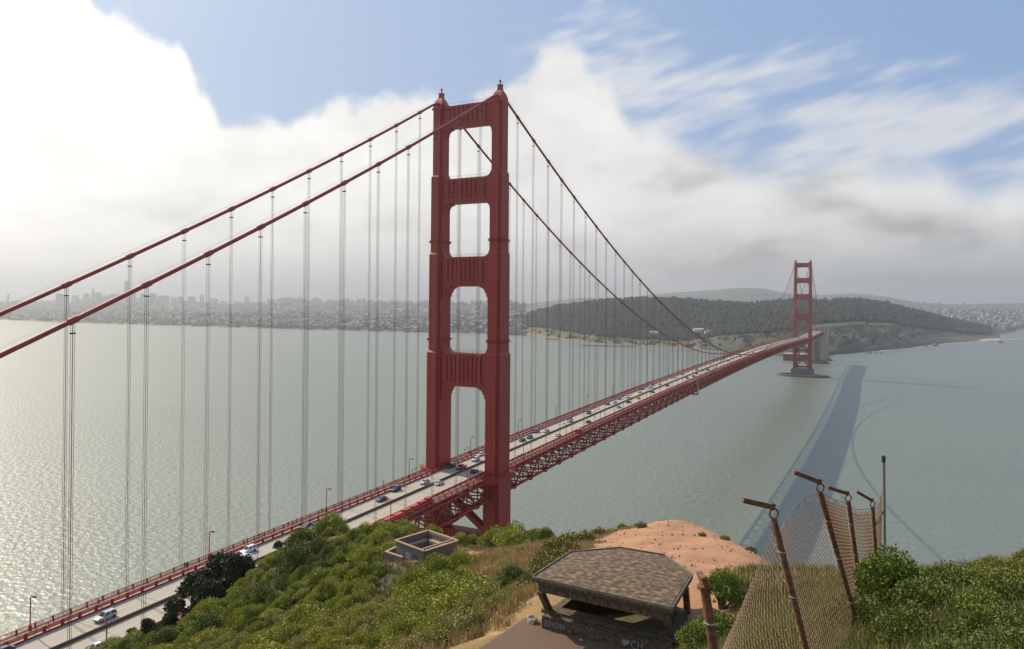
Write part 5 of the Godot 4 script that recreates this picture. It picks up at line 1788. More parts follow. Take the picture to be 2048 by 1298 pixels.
func traffic() -> void:
	var paint := {"white": [0.72, 0.72, 0.70], "silver": [0.42, 0.43, 0.44], "black": [0.015, 0.015, 0.017], "dark grey": [0.06, 0.065, 0.07], "dark blue": [0.02, 0.03, 0.07], "bright blue": [0.05, 0.16, 0.38], "yellow": [0.65, 0.42, 0.03], "dark green": [0.02, 0.05, 0.045], "red": [0.30, 0.02, 0.02], "pale pink": [0.62, 0.48, 0.44], "brown": [0.11, 0.06, 0.04]}
	var pm := {}
	for k in paint:
		var m := mat(paint[k][0], paint[k][1], paint[k][2], 0.3, 0.25 if k == "silver" else 0.0)
		m.clearcoat_enabled = true
		m.clearcoat = 0.7
		m.clearcoat_roughness = 0.08
		pm[k] = m
	var proto := {}
	for k in ["sedan", "suv", "van", "truck"]: proto[k] = make_car(k)
	var cars := [[-4.3, 148.6, "suv", "silver"], [-8.0, 168.0, "sedan", "dark blue"], [7.2, 157.4, "sedan", "white"], [-7.8, 104.8, "suv", "white"], [-4.7, 109.3, "sedan", "white"], [-8.0, 81.8, "sedan", "dark grey"], [-4.8, 81.6, "suv", "dark green"], [3.6, 80.3, "sedan", "dark grey"], [-4.9, 48.9, "sedan", "dark green"], [-7.9, 36.7, "suv", "dark blue"], [-4.0, 24.0, "sedan", "pale pink"], [1.6, 22.8, "sedan", "white"], [-3.4, -1.0, "truck", "red"], [4.5, 1.9, "sedan", "black"], [-4.9, -15.2, "suv", "white"], [-7.9, -24.2, "sedan", "white"], [-8.0, -0.8, "suv", "dark blue"],
		[-4.8, -58.9, "sedan", "black"], [-4.6, -66.5, "sedan", "dark blue"], [-7.9, -81.0, "suv", "dark grey"], [-3.8, -84.0, "sedan", "pale pink"], [5.7, -77.3, "sedan", "white"], [-4.2, -115.2, "sedan", "silver"], [-7.6, -122.6, "sedan", "dark blue"], [-4.6, -144.4, "suv", "dark grey"], [5.8, -117.9, "sedan", "brown"],
		[-7.2, -205.6, "sedan", "bright blue"], [-4.6, -214.9, "suv", "white"], [2.8, -194.8, "sedan", "dark blue"], [2.9, -214.6, "sedan", "yellow"], [-6.0, -180.4, "sedan", "brown"], [-4.6, -189.5, "sedan", "white"], [4.0, -172.7, "sedan", "silver"], [-5.0, -243.2, "sedan", "white"], [-8.0, -259.0, "sedan", "black"], [-5.3, -269.5, "van", "white"], [-8.2, -284.9, "suv", "dark grey"], [3.1, -246.5, "suv", "dark grey"], [2.9, -286.2, "sedan", "black"], [-5.2, -292.8, "sedan", "white"], [-6.5, -340.1, "sedan", "silver"], [-7.2, -369.5, "sedan", "black"], [4.2, -341.8, "sedan", "dark grey"], [5.6, -358.0, "sedan", "brown"], [2.2, -382.1, "sedan", "black"], [-4.5, -410.6, "sedan", "dark grey"], [1.7, -409.4, "suv", "dark grey"], [4.6, -416.0, "suv", "brown"], [-8.2, -482.7, "van", "white"], [2.0, -523.0, "suv", "dark green"], [2.2, -594.5, "sedan", "black"], [-7.8, -550.8, "van", "dark grey"], [-4.8, -620.0, "sedan", "white"], [5.0, -660.0, "sedan", "dark grey"], [-8.0, -700.0, "sedan", "silver"]]
	for c in cars:
		var zz: float = c[1]
		var where := "between trees and near tower" if zz > 12.0 else ("in the tower shadow" if zz > -12.0 else ("past the near tower" if zz > -150.0 else ("on the main span" if zz > -640.0 else "near mid-span")))
		if zz > 140.0: where = "beyond the hillside trees"
		var way := "towards the hillside" if c[0] < 0.0 else "towards the far tower"
		var slot: String = {"sedan": "car", "suv": "estate car", "van": "van", "truck": "pickup truck"}[c[2]]
		var o: Node3D = proto[c[2]].duplicate()
		o.name = numbered({"sedan": "car", "suv": "estate_car", "van": "van", "truck": "pickup_truck"}[c[2]])
		add_child(o, true)
		o.position = Vector3(c[0], deck_y(zz) - 0.296, zz)
		var slope := (deck_y(zz + 1.0) - deck_y(zz - 1.0)) * 0.5
		o.rotation = Vector3(-atan(slope) if c[0] < 0.0 else atan(slope), 0.0 if c[0] < 0.0 else PI, 0)
		(o.get_node("body") as MeshInstance3D).material_override = pm[c[3]]
		meta(o, "%s %s heading %s %s" % [c[3], slot, way, where], "car" if c[2] != "van" and c[2] != "truck" else slot, "vehicles crossing the bridge")
	for k in proto: proto[k].free()

# ---------------------------------------------------------------- people
func capsule(p: Vector3, a: Vector3, b: Vector3, ra: float, rb: float) -> float:
	var d := b - a
	var t := clampf((p - a).dot(d) / d.length_squared(), 0.0, 1.0)
	return (p - a - d * t).length() - lerpf(ra, rb, t)

func body_mesh(bones: Array, cell: float) -> ArrayMesh:
	# bones: [a, b, radius a, radius b, colour]; joined smoothly and meshed as surface nets
	var lo := Vector3.ONE * 1e9
	var hi := Vector3.ONE * -1e9
	for q in bones:
		for p in [q[0], q[1]]:
			lo = lo.min(p - Vector3.ONE * 0.22)
			hi = hi.max(p + Vector3.ONE * 0.22)
	var n := Vector3i(((hi - lo) / cell).ceil()) + Vector3i.ONE
	var f := PackedFloat32Array()
	f.resize(n.x * n.y * n.z)
	for z in n.z:
		for y in n.y:
			for x in n.x:
				var p := lo + Vector3(x, y, z) * cell
				var d := 1.0
				for q in bones:
					var e := capsule(p, q[0], q[1], q[2], q[3])
					var h := clampf(0.5 + 0.5 * (d - e) / 0.035, 0.0, 1.0)
					d = lerpf(d, e, h) - 0.035 * h * (1.0 - h)
				f[(z * n.y + y) * n.x + x] = d
	var st := SurfaceTool.new()
	st.begin(Mesh.PRIMITIVE_TRIANGLES)
	var idx := {}
	var count := 0
	var off := [0, 1, n.x, n.x + 1, n.x * n.y, n.x * n.y + 1, n.x * n.y + n.x, n.x * n.y + n.x + 1]
	for z in n.z - 1:
		for y in n.y - 1:
			for x in n.x - 1:
				var k := (z * n.y + y) * n.x + x
				var neg := 0
				for o in off:
					if f[k + o] < 0.0: neg += 1
				if neg == 0 or neg == 8: continue
				var s := Vector3.ZERO
				var c := 0
				for e in [[0, 1], [2, 3], [4, 5], [6, 7], [0, 2], [1, 3], [4, 6], [5, 7], [0, 4], [1, 5], [2, 6], [3, 7]]:
					var a: float = f[k + off[e[0]]]
					var b: float = f[k + off[e[1]]]
					if (a < 0.0) != (b < 0.0):
						var t := a / (a - b)
						var pa := Vector3(e[0] & 1, (e[0] >> 1) & 1, e[0] >> 2)
						var pb := Vector3(e[1] & 1, (e[1] >> 1) & 1, e[1] >> 2)
						s += pa.lerp(pb, t)
						c += 1
				var p := lo + (Vector3(x, y, z) + s / c) * cell
				var best := 1e9
				var col := Color.WHITE
				for q in bones:
					var e := capsule(p, q[0], q[1], q[2], q[3])
					if e < best:
						best = e
						col = q[4]
				st.set_color(col)
				st.add_vertex(p)
				idx[k] = count
				count += 1
	for k in idx:
		for ax in [[1, n.x, n.x * n.y], [n.x, n.x * n.y, 1], [n.x * n.y, 1, n.x]]:
			var a: float = f[k]
			var b: float = f[k + ax[0]]
			if (a < 0.0) == (b < 0.0): continue
			var q := [k, k - ax[1], k - ax[1] - ax[2], k - ax[2]]
			if not (idx.has(q[1]) and idx.has(q[2]) and idx.has(q[3])): continue
			var w := [idx[q[0]], idx[q[1]], idx[q[2]], idx[q[3]]]
			if a >= 0.0: w.reverse()
			for i in [0, 1, 2, 0, 2, 3]: st.add_index(w[i])
	st.generate_normals()
	return st.commit()

func person_bones(pose: String, top: Color, legs: Color) -> Array:
	var skin := Color(0.42, 0.25, 0.17)
	var hair := Color(0.03, 0.02, 0.015)
	var shoe := Color(0.03, 0.03, 0.03)
	var hip := Vector3(0, 0.94, 0)
	var chest := Vector3(0, 1.32, 0.01)
	var B := []
	var lean := Vector3.ZERO
	if pose == "ride":
		hip = Vector3(0, 0.98, -0.28)
		chest = Vector3(0, 1.34, 0.02)
		lean = Vector3(0, 0, 0.1)
	var head := chest + Vector3(0, 0.33, 0.03) + lean
	B.append([hip, chest, 0.135, 0.155, top])
	B.append([chest + Vector3(-0.15, 0.08, 0), chest + Vector3(0.15, 0.08, 0), 0.075, 0.075, top])
	B.append([hip + Vector3(-0.07, -0.03, 0), hip + Vector3(0.07, -0.03, 0), 0.12, 0.12, legs])
	B.append([chest + Vector3(0, 0.12, 0), head - Vector3(0, 0.05, 0), 0.055, 0.05, skin])
	B.append([head + Vector3(0, -0.03, 0.015), head + Vector3(0, 0.05, 0.005), 0.082, 0.09, skin])
	B.append([head + Vector3(0, 0.04, -0.02), head + Vector3(0, 0.075, -0.01), 0.094, 0.09, hair])
	B.append([head + Vector3(0, 0.0, 0.09), head + Vector3(0, -0.015, 0.105), 0.016, 0.02, skin])
	for s in [-1.0, 1.0]:
		var sw: float = 0.22 * s
		var knee: Vector3
		var foot: Vector3
		var hand: Vector3
		var elbow: Vector3
		if pose == "walk":
			knee = Vector3(s * 0.09, 0.5, sw * 0.7 + 0.06)
			foot = Vector3(s * 0.09, 0.09, sw * 1.3 - 0.02)
			elbow = chest + Vector3(s * 0.24, -0.22, -sw * 0.5 - 0.03)
			hand = chest + Vector3(s * 0.23, -0.44, -sw * 0.9 + 0.06)
		elif pose == "ride":
			knee = Vector3(s * 0.11, 0.72 + 0.1 * s, 0.12)
			foot = Vector3(s * 0.11, 0.34 + 0.15 * s, -0.02)
			elbow = chest + Vector3(s * 0.22, -0.14, 0.16)
			hand = Vector3(s * 0.22, 1.03, 0.42)
		else:
			knee = Vector3(s * 0.095, 0.5, 0.02)
			foot = Vector3(s * 0.1, 0.09, -0.02)
			elbow = chest + Vector3(s * 0.24, -0.2, -0.03)
			hand = chest + Vector3(s * 0.16, -0.22, 0.2)
		B.append([hip + Vector3(s * 0.085, -0.04, 0), knee, 0.088, 0.062, legs])
		B.append([knee, foot, 0.06, 0.042, legs])
		B.append([foot + Vector3(0, -0.045, -0.03), foot + Vector3(0, -0.05, 0.15), 0.042, 0.036, shoe])
		B.append([chest + Vector3(s * 0.19, 0.06, 0), elbow, 0.055, 0.042, top])
		B.append([elbow, hand, 0.041, 0.031, top])
		B.append([hand, hand + (hand - elbow).normalized() * 0.09, 0.036, 0.028, skin])
	return B

func people() -> void:
	var kinds := [["walk", Color(0.02, 0.02, 0.025), Color(0.03, 0.03, 0.04)], ["stand", Color(0.05, 0.045, 0.05), Color(0.02, 0.025, 0.05)], ["walk", Color(0.10, 0.10, 0.11), Color(0.25, 0.2, 0.14)]]
	var ms := []
	for k in kinds: ms.append(body_mesh(person_bones(k[0], k[1], k[2]), 0.04))
	var who := ["person in black walking along the east sidewalk of the bridge", "person in dark clothes standing by the east railing of the bridge", "person in grey top and tan trousers walking on the east sidewalk"]
	for d in [[-12.95, 121.4, 1, 1.3], [-12.4, 120.9, 0, 0.3], [-11.5, 113.9, 2, 0.1], [-11.7, 110.3, 0, 3.1], [-12.8, 100.7, 1, -1.4], [-12.9, 96.2, 0, 0.2], [-12.7, 95.4, 2, 3.0], [-12.8, 84.8, 0, 0.1], [-12.9, 81.2, 1, -1.5], [-12.9, 69.7, 0, 3.1]]:
		var o := inst("person", ms[d[2]], M.skin, self)
		o.position = Vector3(d[0], deck_y(d[1]), d[1])
		o.rotation.y = d[3]
		meta(o, who[d[2]], "person", "people on the east sidewalk")
	var at := Vector3(-11.6, deck_y(145.5), 145.5)
	var rider := inst("person", body_mesh(person_bones("ride", Color(0.02, 0.02, 0.02), Color(0.025, 0.025, 0.03)), 0.035), M.skin, self)
	rider.position = at
	meta(rider, "cyclist in black riding along the east sidewalk of the bridge", "person")
	var b := thing("bicycle", "black bicycle ridden along the east sidewalk of the bridge", "bicycle", at)
	for z in [-0.5, 0.52]:
		var w := Geo.new()
		var ring := []
		for k in 19:
			var a := TAU * k / 18.0
			ring.append(Vector3(0, 0.34 + sin(a) * 0.32, z + cos(a) * 0.32))
		w.tube(ring, 0.022, 5)
		for k in 6:
			var a := TAU * k / 6.0
			w.tube([Vector3(0, 0.34, z), Vector3(0, 0.34 + sin(a) * 0.32, z + cos(a) * 0.32)], 0.004, 3)
		part("wheel", w, M.tyre, b)
	var fr := Geo.new()
	for s in [[Vector3(0, 0.34, -0.5), Vector3(0, 0.32, -0.05)], [Vector3(0, 0.32, -0.05), Vector3(0, 0.8, 0.36)], [Vector3(0, 0.32, -0.05), Vector3(0, 0.84, -0.24)], [Vector3(0, 0.82, -0.2), Vector3(0, 0.86, 0.36)], [Vector3(0, 0.34, -0.5), Vector3(0, 0.82, -0.22)], [Vector3(0, 0.34, 0.52), Vector3(0, 0.98, 0.38)]]:
		fr.tube(s, 0.02, 5)
	part("frame", fr, M.dark, b)
	var hb := Geo.new()
	hb.tube([Vector3(-0.26, 0.99, 0.40), Vector3(0, 1.0, 0.38), Vector3(0.26, 0.99, 0.40)], 0.018, 5)
	part("handlebar", hb, M.dark, b)
	var sd := Geo.new()
	sd.taper(0.84, Vector2(0.08, 0.2), 0.88, Vector2(0.15, 0.26), Vector3(0, 0, -0.27))
	part("saddle", sd, M.dark, b)

# ---------------------------------------------------------------- plants
func leaf(g: Geo, p: Vector3, out: Vector3, size: float, col: Color, rg: RandomNumberGenerator) -> void:
	var d := (out + Vector3(rg.randf_range(-1, 1), rg.randf_range(-0.6, 1.0), rg.randf_range(-1, 1)) * 0.9).normalized()
	var s := d.cross(Vector3(rg.randf_range(-1, 1), rg.randf_range(-1, 1), rg.randf_range(-1, 1))).normalized() * size * 0.42
	var m := p + d * size * 0.5 + s.cross(d).normalized() * size * 0.12
	var e := p + d * size
	g.quad(p, m + s, e, m - s)
	for k in 6: g.c.append(col)

func lobes(g: Geo, list: Array, count: int, size: float, lo: Color, hi: Color, rg: RandomNumberGenerator) -> void:
	# leaves through the outer shell of a set of lumps; list: [centre, radius, flatten]
	var tot := 0.0
	for l in list: tot += l[1] * l[1]
	for l in list:
		var n := int(count * l[1] * l[1] / tot)
		rg.randf()
		for k in n:
			var d := Vector3(rg.randfn(), rg.randfn(), rg.randfn()).normalized()
			if d.y < -0.35: d.y = -d.y * 0.5
			var r := pow(rg.randf(), 0.16)
			var p: Vector3 = l[0] + Vector3(d.x, d.y * l[2], d.z) * l[1] * r * rg.randf_range(0.82, 1.08)
			var t := 0.5 + rg.randf() * 0.12
			leaf(g, p, d, size * rg.randf_range(0.7, 1.3), lo.lerp(hi, t), rg)

func make_shrub(seed_: int, wide: float, tall: float, count: int, size: float, lo: Color, hi: Color, nl := 7, open := 0.0) -> Node3D:
	var rg := RandomNumberGenerator.new()
	rg.seed = seed_
	var list := []
	for k in nl:
		var a := TAU * (k + rg.randf()) / nl
		var rr := wide * 0.5 * rg.randf_range(0.3, 0.72)
		var hgt := tall * lerpf(0.66, 0.34, rr / (wide * 0.36)) * rg.randf_range(0.8, 1.2)
		list.append([Vector3(cos(a) * rr, hgt, sin(a) * rr), wide * rg.randf_range(0.17, 0.27), rg.randf_range(0.8, 1.0)])
	list.append([Vector3(0, tall * 0.58, 0), wide * 0.3, 0.95])
	var t := Node3D.new()
	t.name = "shrub"
	var g := Geo.new()
	lobes(g, list, count, size, lo, hi, rg)
	if open < 0.5:
		for l in list:      # twigs and old leaves fill the inside
			blob(g, l[0] - Vector3(0, l[1] * 0.15, 0), l[1] * 0.5, rg)
		g.tint(lo.lerp(hi, 0.55))
	part("crown", g, M.leaf, t)
	var s := Geo.new()
	for l in list:
		var e: Vector3 = l[0]
		s.tube([Vector3(e.x * 0.1, -0.25, e.z * 0.1), Vector3(e.x * 0.35, e.y * 0.45, e.z * 0.35), e], 0.03 * wide * (0.5 + open), 5, 0.008)
	part("stems", s, M.bark, t)
	return t

func make_tree(seed_: int, wide: float, tall: float, count: int, size: float, lo: Color, hi: Color) -> Node3D:
	var rg := RandomNumberGenerator.new()
	rg.seed = seed_
	var t := Node3D.new()
	t.name = "tree"
	var list := []
	for k in 22:
		var a := rg.randf() * TAU
		var y := rg.randf_range(0.1, 0.9)
		var rr := wide * 0.5 * sin(PI * clampf(y * 0.85 + 0.12, 0, 1)) * sqrt(rg.randf()) * 0.8
		list.append([Vector3(cos(a) * rr, y * tall, sin(a) * rr), wide * rg.randf_range(0.12, 0.2), 0.8])
	var g := Geo.new()
	lobes(g, list, count, size, lo, hi, rg)
	for l in list: blob(g, l[0], l[1] * 0.7, rg)
	g.tint(lo.lerp(hi, 0.55))
	part("crown", g, M.leaf, t)
	var s := Geo.new()
	s.tube([Vector3(0, -0.6, 0), Vector3(0.1, tall * 0.3, 0), Vector3(-0.1, tall * 0.6, 0.1), Vector3(0, tall * 0.85, 0)], wide * 0.04, 7, 0.04)
	part("trunk", s, M.bark, t)
	var b := Geo.new()
	for l in list:
		var e: Vector3 = l[0]
		b.tube([Vector3(0, e.y * 0.6, 0), Vector3(e.x * 0.5, e.y * 0.85, e.z * 0.5), e], wide * 0.012, 4, 0.02)
	part("limbs", b, M.bark, t)
	return t

func put(proto: Node3D, called: String, at: Vector3, turn: float, sc: Vector3, label: String, category: String, group: String) -> Node3D:
	var o: Node3D = proto.duplicate()
	o.name = numbered(called)
	add_child(o, true)
	o.transform = Transform3D(Basis(Vector3.UP, turn).scaled(sc), at)
	meta(o, label, category, group)
	return o

func blades(seed_: int, n: int, tall: float, spread: float, lo: Color, hi: Color, w := 0.012) -> ArrayMesh:
	var rg := RandomNumberGenerator.new()
	rg.seed = seed_
	var g := Geo.new()
	for k in n:
		var a := rg.randf() * TAU
		var p := Vector3(cos(a), 0, sin(a)) * spread * sqrt(rg.randf())
		var h := tall * rg.randf_range(0.55, 1.15)
		var lean := Vector3(rg.randf_range(-1, 1), 0, rg.randf_range(-1, 1)) * h * 0.35 + Vector3(0.05, 0, 0.02)
		var b := rg.randf() * TAU
		var s := Vector3(cos(b), 0, sin(b)) * w
		var c := lo.lerp(hi, rg.randf())
		var m := p + Vector3(0, h * 0.55, 0) + lean * 0.4
		g.quad(p - s + Vector3(0, -0.04, 0), p + s + Vector3(0, -0.04, 0), m + s * 0.7, m - s * 0.7)
		g.tri(m - s * 0.7, m + s * 0.7, p + Vector3(0, h, 0) + lean)
		for q in 9: g.c.append(c)
	return g.mesh()

func blocked(x: float, z: float, r: float) -> bool:
	if x > 136.0 - r and x < 144.4 + r and z > 221.6 - r and z < 237.0 + r: return true
	if Vector2(x - 108.06, z - 188.92).length() < 3.0 + r: return true
	if x < 16.5 + r: return true
	return false

func shrub_label(kind: String, p: Vector3, sc: float) -> String:
	var size := "large " if sc > 1.15 else ("small " if sc < 0.62 else "")
	var spot := "in the middle of the scrubby slope above the road"
	var r := rel_of(p.x, p.z)
	if Vector2(p.x - 108, p.z - 189).length() < 9.0: spot = "beside the square roofless lookout"
	elif Vector2(p.x - 139, p.z - 228).length() < 10.0: spot = "beside the flat tarred roof slab"
	elif Vector2(p.x - 139, p.z - 228).length() < 19.0: spot = "a few steps below the tarred roof slab"
	elif Vector2(p.x - 56, p.z - 170).length() < 14.0: spot = "next to the dark evergreen clump"
	elif p.x < 62.0: spot = "low on the slope by the road"
	elif r.y > 82.0: spot = "on the crest of the slope above the road"
	elif r.x > -5.0: spot = "on the dry grassy ridge towards the near tower"
	elif r.y < 46.0: spot = "on the near part of the scrubby slope"
	return size + kind + " " + spot

func plants() -> void:
	# --- hillside shrubs
	var kinds := [
		[make_shrub(1, 2.2, 1.8, 3600, 0.085, Color(0.134, 0.174, 0.019), Color(0.347, 0.360, 0.034)), "rounded mid-green shrub"],
		[make_shrub(2, 2.3, 1.6, 3600, 0.085, Color(0.250, 0.248, 0.023), Color(0.360, 0.360, 0.045)), "bright yellow-green shrub"],
		[make_shrub(3, 2.4, 2.1, 4000, 0.085, Color(0.059, 0.085, 0.014), Color(0.182, 0.211, 0.027)), "dark green shrub"],
		[make_shrub(4, 2.0, 1.3, 3000, 0.08, Color(0.232, 0.198, 0.047), Color(0.360, 0.360, 0.105)), "grey-green sage bush"],
		[make_shrub(5, 1.7, 1.1, 2200, 0.08, Color(0.282, 0.186, 0.039), Color(0.360, 0.347, 0.085)), "brownish half-dry bush"],
		[make_shrub(6, 2.6, 2.0, 4400, 0.09, Color(0.150, 0.198, 0.016), Color(0.360, 0.360, 0.034)), "leafy green shrub"]]
	var sp := noise(401, 0.035, 3)
	var cand := []
	var d := 27.0
	while d < 150.0:
		var step := 0.85 + d * 0.0065
		var lat := -0.62 * d
		while lat < 0.62 * d:
			var p := CAM + RT * (lat + rng.randf_range(-0.5, 0.5) * step) + FW * (d + rng.randf_range(-0.5, 0.5) * step)
			lat += step
			if p.x < -50 or p.z < 50: continue
			var r := rel_of(p.x, p.z)
			if blocked(p.x, p.z, 0.9) or bare(p.x, p.z) > 0.25: continue
			if r.x > 2.0 and r.y < 78.0: continue
			if absf(r.x + 8.0) < 4.5 and r.y > 61.0 and r.y < 71.0: continue
			var dr := dry(p.x, p.z)
			var keep := 0.93 - dr * 0.8
			if r.x > 7.0: keep *= 0.35
			if rng.randf() > keep: continue
			p.y = ground(p.x, p.z)
			if p.y < 60.0: continue
			var f := sp.get_noise_2d(p.x, p.z) + rng.randf_range(-0.35, 0.35)
			var k := 0
			if f < -0.32: k = 2
			elif f < -0.12: k = 5
			elif f < 0.1: k = 0
			elif f < 0.28: k = 1
			elif f < 0.48: k = 3
			else: k = 4
			if dr > 0.35: k = 3 if rng.randf() < 0.5 else 4
			var s := rng.randf_range(0.4, 1.1) * (0.62 if dr > 0.3 else 1.0)
			if rng.randf() < 0.12 and k != 4 and k != 3: s *= 1.8
			cand.append([s / r.y, k, p - Vector3(0, 0.08, 0), rng.randf() * TAU, Vector3(s, s * rng.randf_range(0.8, 1.2), s)])
		d += step * 0.9
	cand.sort_custom(func(a, b): return a[0] > b[0])
	var rest := []
	for i in 6: rest.append([])
	for i in cand.size():
		var c: Array = cand[i]
		if i < 290:
			put(kinds[c[1]][0], ["round_shrub", "yellow_green_shrub", "dark_shrub", "sage_bush", "dry_bush", "leafy_shrub"][c[1]], c[2], c[3], c[4], shrub_label(kinds[c[1]][1], c[2], c[4].x), "shrub", "shrubs on the slope above the road")
		else:
			rest[c[1]].append(Transform3D(Basis(Vector3.UP, c[3]).scaled(c[4]), c[2]))
	print("shrubs ", cand.size())
	for i in 6:
		if rest[i].size():
			var m: Mesh = (kinds[i][0].get_node("crown") as MeshInstance3D).mesh
			var o := multi("scrub", m, M.leaf, rest[i], [], self)
			meta(o, ["mass of mid-green scrub", "mass of yellow-green scrub", "mass of dark green scrub", "mass of grey-green scrub", "mass of brownish dry scrub", "mass of leafy green scrub"][i] + " covering the slope above the road", "scrub", "", "stuff")
	for k in kinds: k[0].free()
	# --- trees between the slope and the road
	var tr := [make_tree(31, 9.0, 9.0, 9000, 0.34, Color(0.020, 0.030, 0.010), Color(0.070, 0.085, 0.024)), make_tree(32, 3.2, 4.0, 1500, 0.24, Color(0.03, 0.045, 0.014), Color(0.07, 0.09, 0.028))]
	var tl := [[0, [59.5, 169.0], 1.0, "big dark evergreen, the uphill one of the clump beside the road"], [0, [54.6, 166.8], 1.25, "tallest dark evergreen in the clump beside the road"], [0, [52.0, 170.8], 1.05, "broad dark evergreen on the downhill side of the clump by the road"], [0, [58.0, 173.2], 0.7, "lower dark evergreen in front of the clump beside the road"], [1, [67.1, 168.4], 0.8, "lone small round tree on the slope edge above the road"], [1, [31.0, 166.4], 1.05, "small round tree overhanging the road edge downhill of the dark clump"], [0, [51.6, 175.6], 0.5, "dark bushy evergreen low on the slope below the clump"], [0, [44.5, 173.6], 0.45, "dark bushy evergreen close to the road railing below the clump"], [1, [36.0, 170.5], 0.9, "small tree between the dark bushes and the road railing"]]
	for q in tl:
		var at := Vector3(q[1][0], 0, q[1][1])
		at.y = ground(at.x, at.z) - 0.2
		put(tr[q[0]], "evergreen_tree" if q[0] == 0 else "small_tree", at, at.x * 1.3, Vector3.ONE * q[2], q[3], "tree", "trees between the slope and the road")
	for t in tr: t.free()
	# --- bushes near the fence
	var nb := [make_shrub(51, 1.5, 1.7, 9000, 0.05, Color(0.062, 0.109, 0.011), Color(0.225, 0.277, 0.027), 12, 0.6), make_shrub(52, 1.6, 1.1, 8000, 0.05, Color(0.054, 0.087, 0.011), Color(0.180, 0.218, 0.027), 12), make_shrub(53, 1.5, 1.1, 7000, 0.05, Color(0.090, 0.109, 0.016), Color(0.287, 0.269, 0.040), 11)]
	var nl := [[7.25, 13.8, 0, 1.0, "tall bright green bush with bare pale stems at the end of the fence"], [6.0, 12.4, 1, 0.75, "low green bush leaning against the rusty fence"], [7.9, 13.0, 1, 0.8, "dark leafy bush beside the tall bright green one"], [9.7, 14.6, 1, 0.7, "spreading dark bush behind the fence bushes"], [5.9, 10.6, 1, 0.7, "dense dark green bush just inside the fence"], [6.3, 9.4, 1, 0.7, "wide glossy green bush nearest the hilltop path"], [5.0, 9.8, 2, 0.5, "yellowish low bush by the foot of the leaning fence post"], [13.0, 20.0, 2, 0.7, "yellow-green bush on the cliff edge beyond the fence"], [14.6, 22.0, 2, 0.75, "olive bush at the cliff edge by the trodden earth"], [16.2, 22.5, 2, 0.85, "large olive bush high on the cliff edge"], [11.0, 17.5, 1, 0.65, "dark bush between the fence and the cliff edge"], [17.4, 20.5, 0, 0.7, "upright green bush beside the trodden earth patch"], [7.9, 27.0, 0, 1.15, "dense round green bush on the earth beyond the hexagonal lookout"], [5.6, 19.6, 1, 1.0, "leafy bush in the shade beside the hexagonal lookout"], [4.7, 18.2, 0, 0.8, "bright low bush at the corner of the hexagonal lookout"], [12.0, 14.0, 2, 0.75, "olive bush in the middle of the cliff-top scrub"], [12.6, 17.0, 1, 0.7, "dark bush below the trodden earth patch"], [14.5, 18.0, 1, 0.7, "dark green bush in front of the trodden earth patch"], [7.6, 11.0, 1, 0.75, "thick green bush at the edge of the hilltop scrub"], [5.4, 8.9, 1, 0.55, "glossy low bush at the foot of the slope nearest the fence"], [6.9, 10.6, 0, 0.55, "small bright bush among the glossy hilltop bushes"], [6.9, 12.0, 1, 0.8, "dense dark bush under the tall bright green one"], [8.6, 12.2, 2, 0.8, "yellowish bush among the dark hilltop scrub"], [5.9, 8.5, 1, 0.6, "round glossy bush in the middle of the hilltop scrub"], [4.6, 9.0, 2, 0.4, "straggly olive bush in the grass by the fence"]]
	for q in nl:
		var at := rel_pos(q[0], q[1])
		at.y -= 0.1
		put(nb[q[2]], "near_bush", at, q[0] * 2.1, Vector3.ONE * q[3], q[4], "bush", "bushes by the fence and the cliff edge")
	for t in nb: t.free()
	# low shrubs along the rim of the earth knoll
	var rim := make_shrub(61, 1.6, 0.8, 900, 0.11, Color(0.078, 0.092, 0.011), Color(0.247, 0.202, 0.027))
	for q in [[4.0, 60, 1.2], [5.2, 63, 1.4], [6.6, 64, 1.3], [3.4, 56, 1.3], [4.6, 55, 1.1], [2.6, 52, 1.2], [3.6, 50, 1.3], [8.6, 70, 1.0], [11.5, 74, 0.9], [12.6, 70, 0.8], [16.8, 63.5, 0.5], [17.3, 58.5, 0.55], [17.9, 54, 0.6], [2.2, 46, 1.3], [3.2, 44, 1.2], [1.6, 41, 1.2], [2.6, 38, 1.1], [1.2, 36, 1.1], [9.8, 72, 0.5], [14, 76, 0.5]]:
		var at := rel_pos(q[0], q[1])
		at.y -= 0.1
		put(rim, "rim_shrub", at, q[1], Vector3.ONE * q[2], ("larger" if q[2] > 1.15 else ("tiny" if q[2] < 0.6 else "low")) + (" dark shrub between the hexagonal lookout and the earth knoll" if q[1] < 51 else " dark shrub on the far rim of the trodden earth knoll"), "shrub", "low shrubs round the earth knoll")
	rim.free()
	# loose stones on the trodden earth
	var stone := Geo.new()
	var srg := RandomNumberGenerator.new()
	srg.seed = 808
	blob(stone, Vector3(0, 0.2, 0), 1.0, srg)
	var ss := []
	for k in 600:
		var p := rel_pos(srg.randf_range(2.0, 21.0), srg.randf_range(28.0, 78.0))
		if bare(p.x, p.z) < 0.4: continue
		ss.append(Transform3D(Basis(Vector3.UP, srg.randf() * TAU).scaled(Vector3.ONE * 0.03 * pow(srg.randf_range(1.0, 2.6), 1.6)), p))
	var so := multi("loose_stones", stone.mesh(), M.tan, ss, [], self)
	meta(so, "small loose stones strewn over the trodden earth", "stones", "", "stuff")
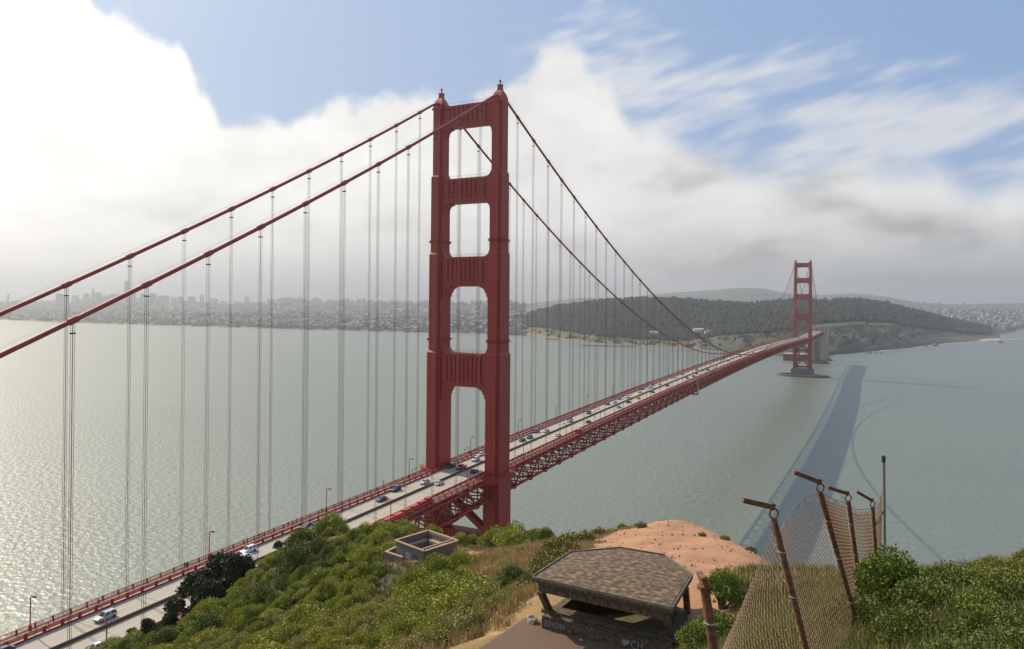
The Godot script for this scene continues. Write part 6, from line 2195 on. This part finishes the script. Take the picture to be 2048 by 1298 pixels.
	# --- grass: uncountable
	var ga := blades(71, 26, 0.34, 0.16, Color(0.13, 0.15, 0.03), Color(0.30, 0.27, 0.09), 0.006)
	var gb := blades(72, 18, 0.42, 0.30, Color(0.28, 0.20, 0.08), Color(0.52, 0.39, 0.19), 0.014)
	var gc := blades(73, 18, 0.40, 0.30, Color(0.11, 0.13, 0.03), Color(0.26, 0.24, 0.07), 0.016)
	var na := []
	var nbb := []
	var nc := []
	for k in 15000:
		var dd := 6.0 + 22.0 * pow(rng.randf(), 0.8)
		var la := rng.randf_range(0.06, 0.72) * dd
		var p := rel_pos(la, dd)
		if blocked(p.x, p.z, 0.1) or bare(p.x, p.z) > 0.3: continue
		na.append(Transform3D(Basis(Vector3.UP, rng.randf() * TAU).scaled(Vector3.ONE * rng.randf_range(0.7, 1.3)), p))
	for k in 26000:
		var dd := 26.0 + 100.0 * rng.randf()
		var la := rng.randf_range(-0.6, 0.5) * dd
		var p := rel_pos(la, dd)
		if p.y < 70.0 or blocked(p.x, p.z, 0.1) or bare(p.x, p.z) > 0.35: continue
		var xf := Transform3D(Basis(Vector3.UP, rng.randf() * TAU).scaled(Vector3.ONE * rng.randf_range(0.7, 1.5)), p)
		if rng.randf() < dry(p.x, p.z) * 0.9: nbb.append(xf)
		else: nc.append(xf)
	for k in 9000:      # a fringe of straw along the edges of the bare earth
		var dd := srg.randf_range(34.0, 80.0)
		var p := rel_pos(srg.randf_range(0.04, 0.36) * dd, dd)
		var bb := bare(p.x, p.z)
		if bb < 0.02 or bb > 0.75: continue
		nbb.append(Transform3D(Basis(Vector3.UP, srg.randf() * TAU).scaled(Vector3.ONE * srg.randf_range(0.5, 1.0)), p))
	var o1 := multi("near_grass", ga, M.grass, na, [], self)
	meta(o1, "long green and straw grass on the slope behind the fence", "grass", "", "stuff")
	var o2 := multi("dry_grass", gb, M.grass, nbb, [], self)
	meta(o2, "straw-coloured dry grass along the ridge and the earth knoll", "grass", "", "stuff")
	var o3 := multi("hill_grass", gc, M.grass, nc, [], self)
	meta(o3, "green grass between the shrubs of the slope", "grass", "", "stuff")
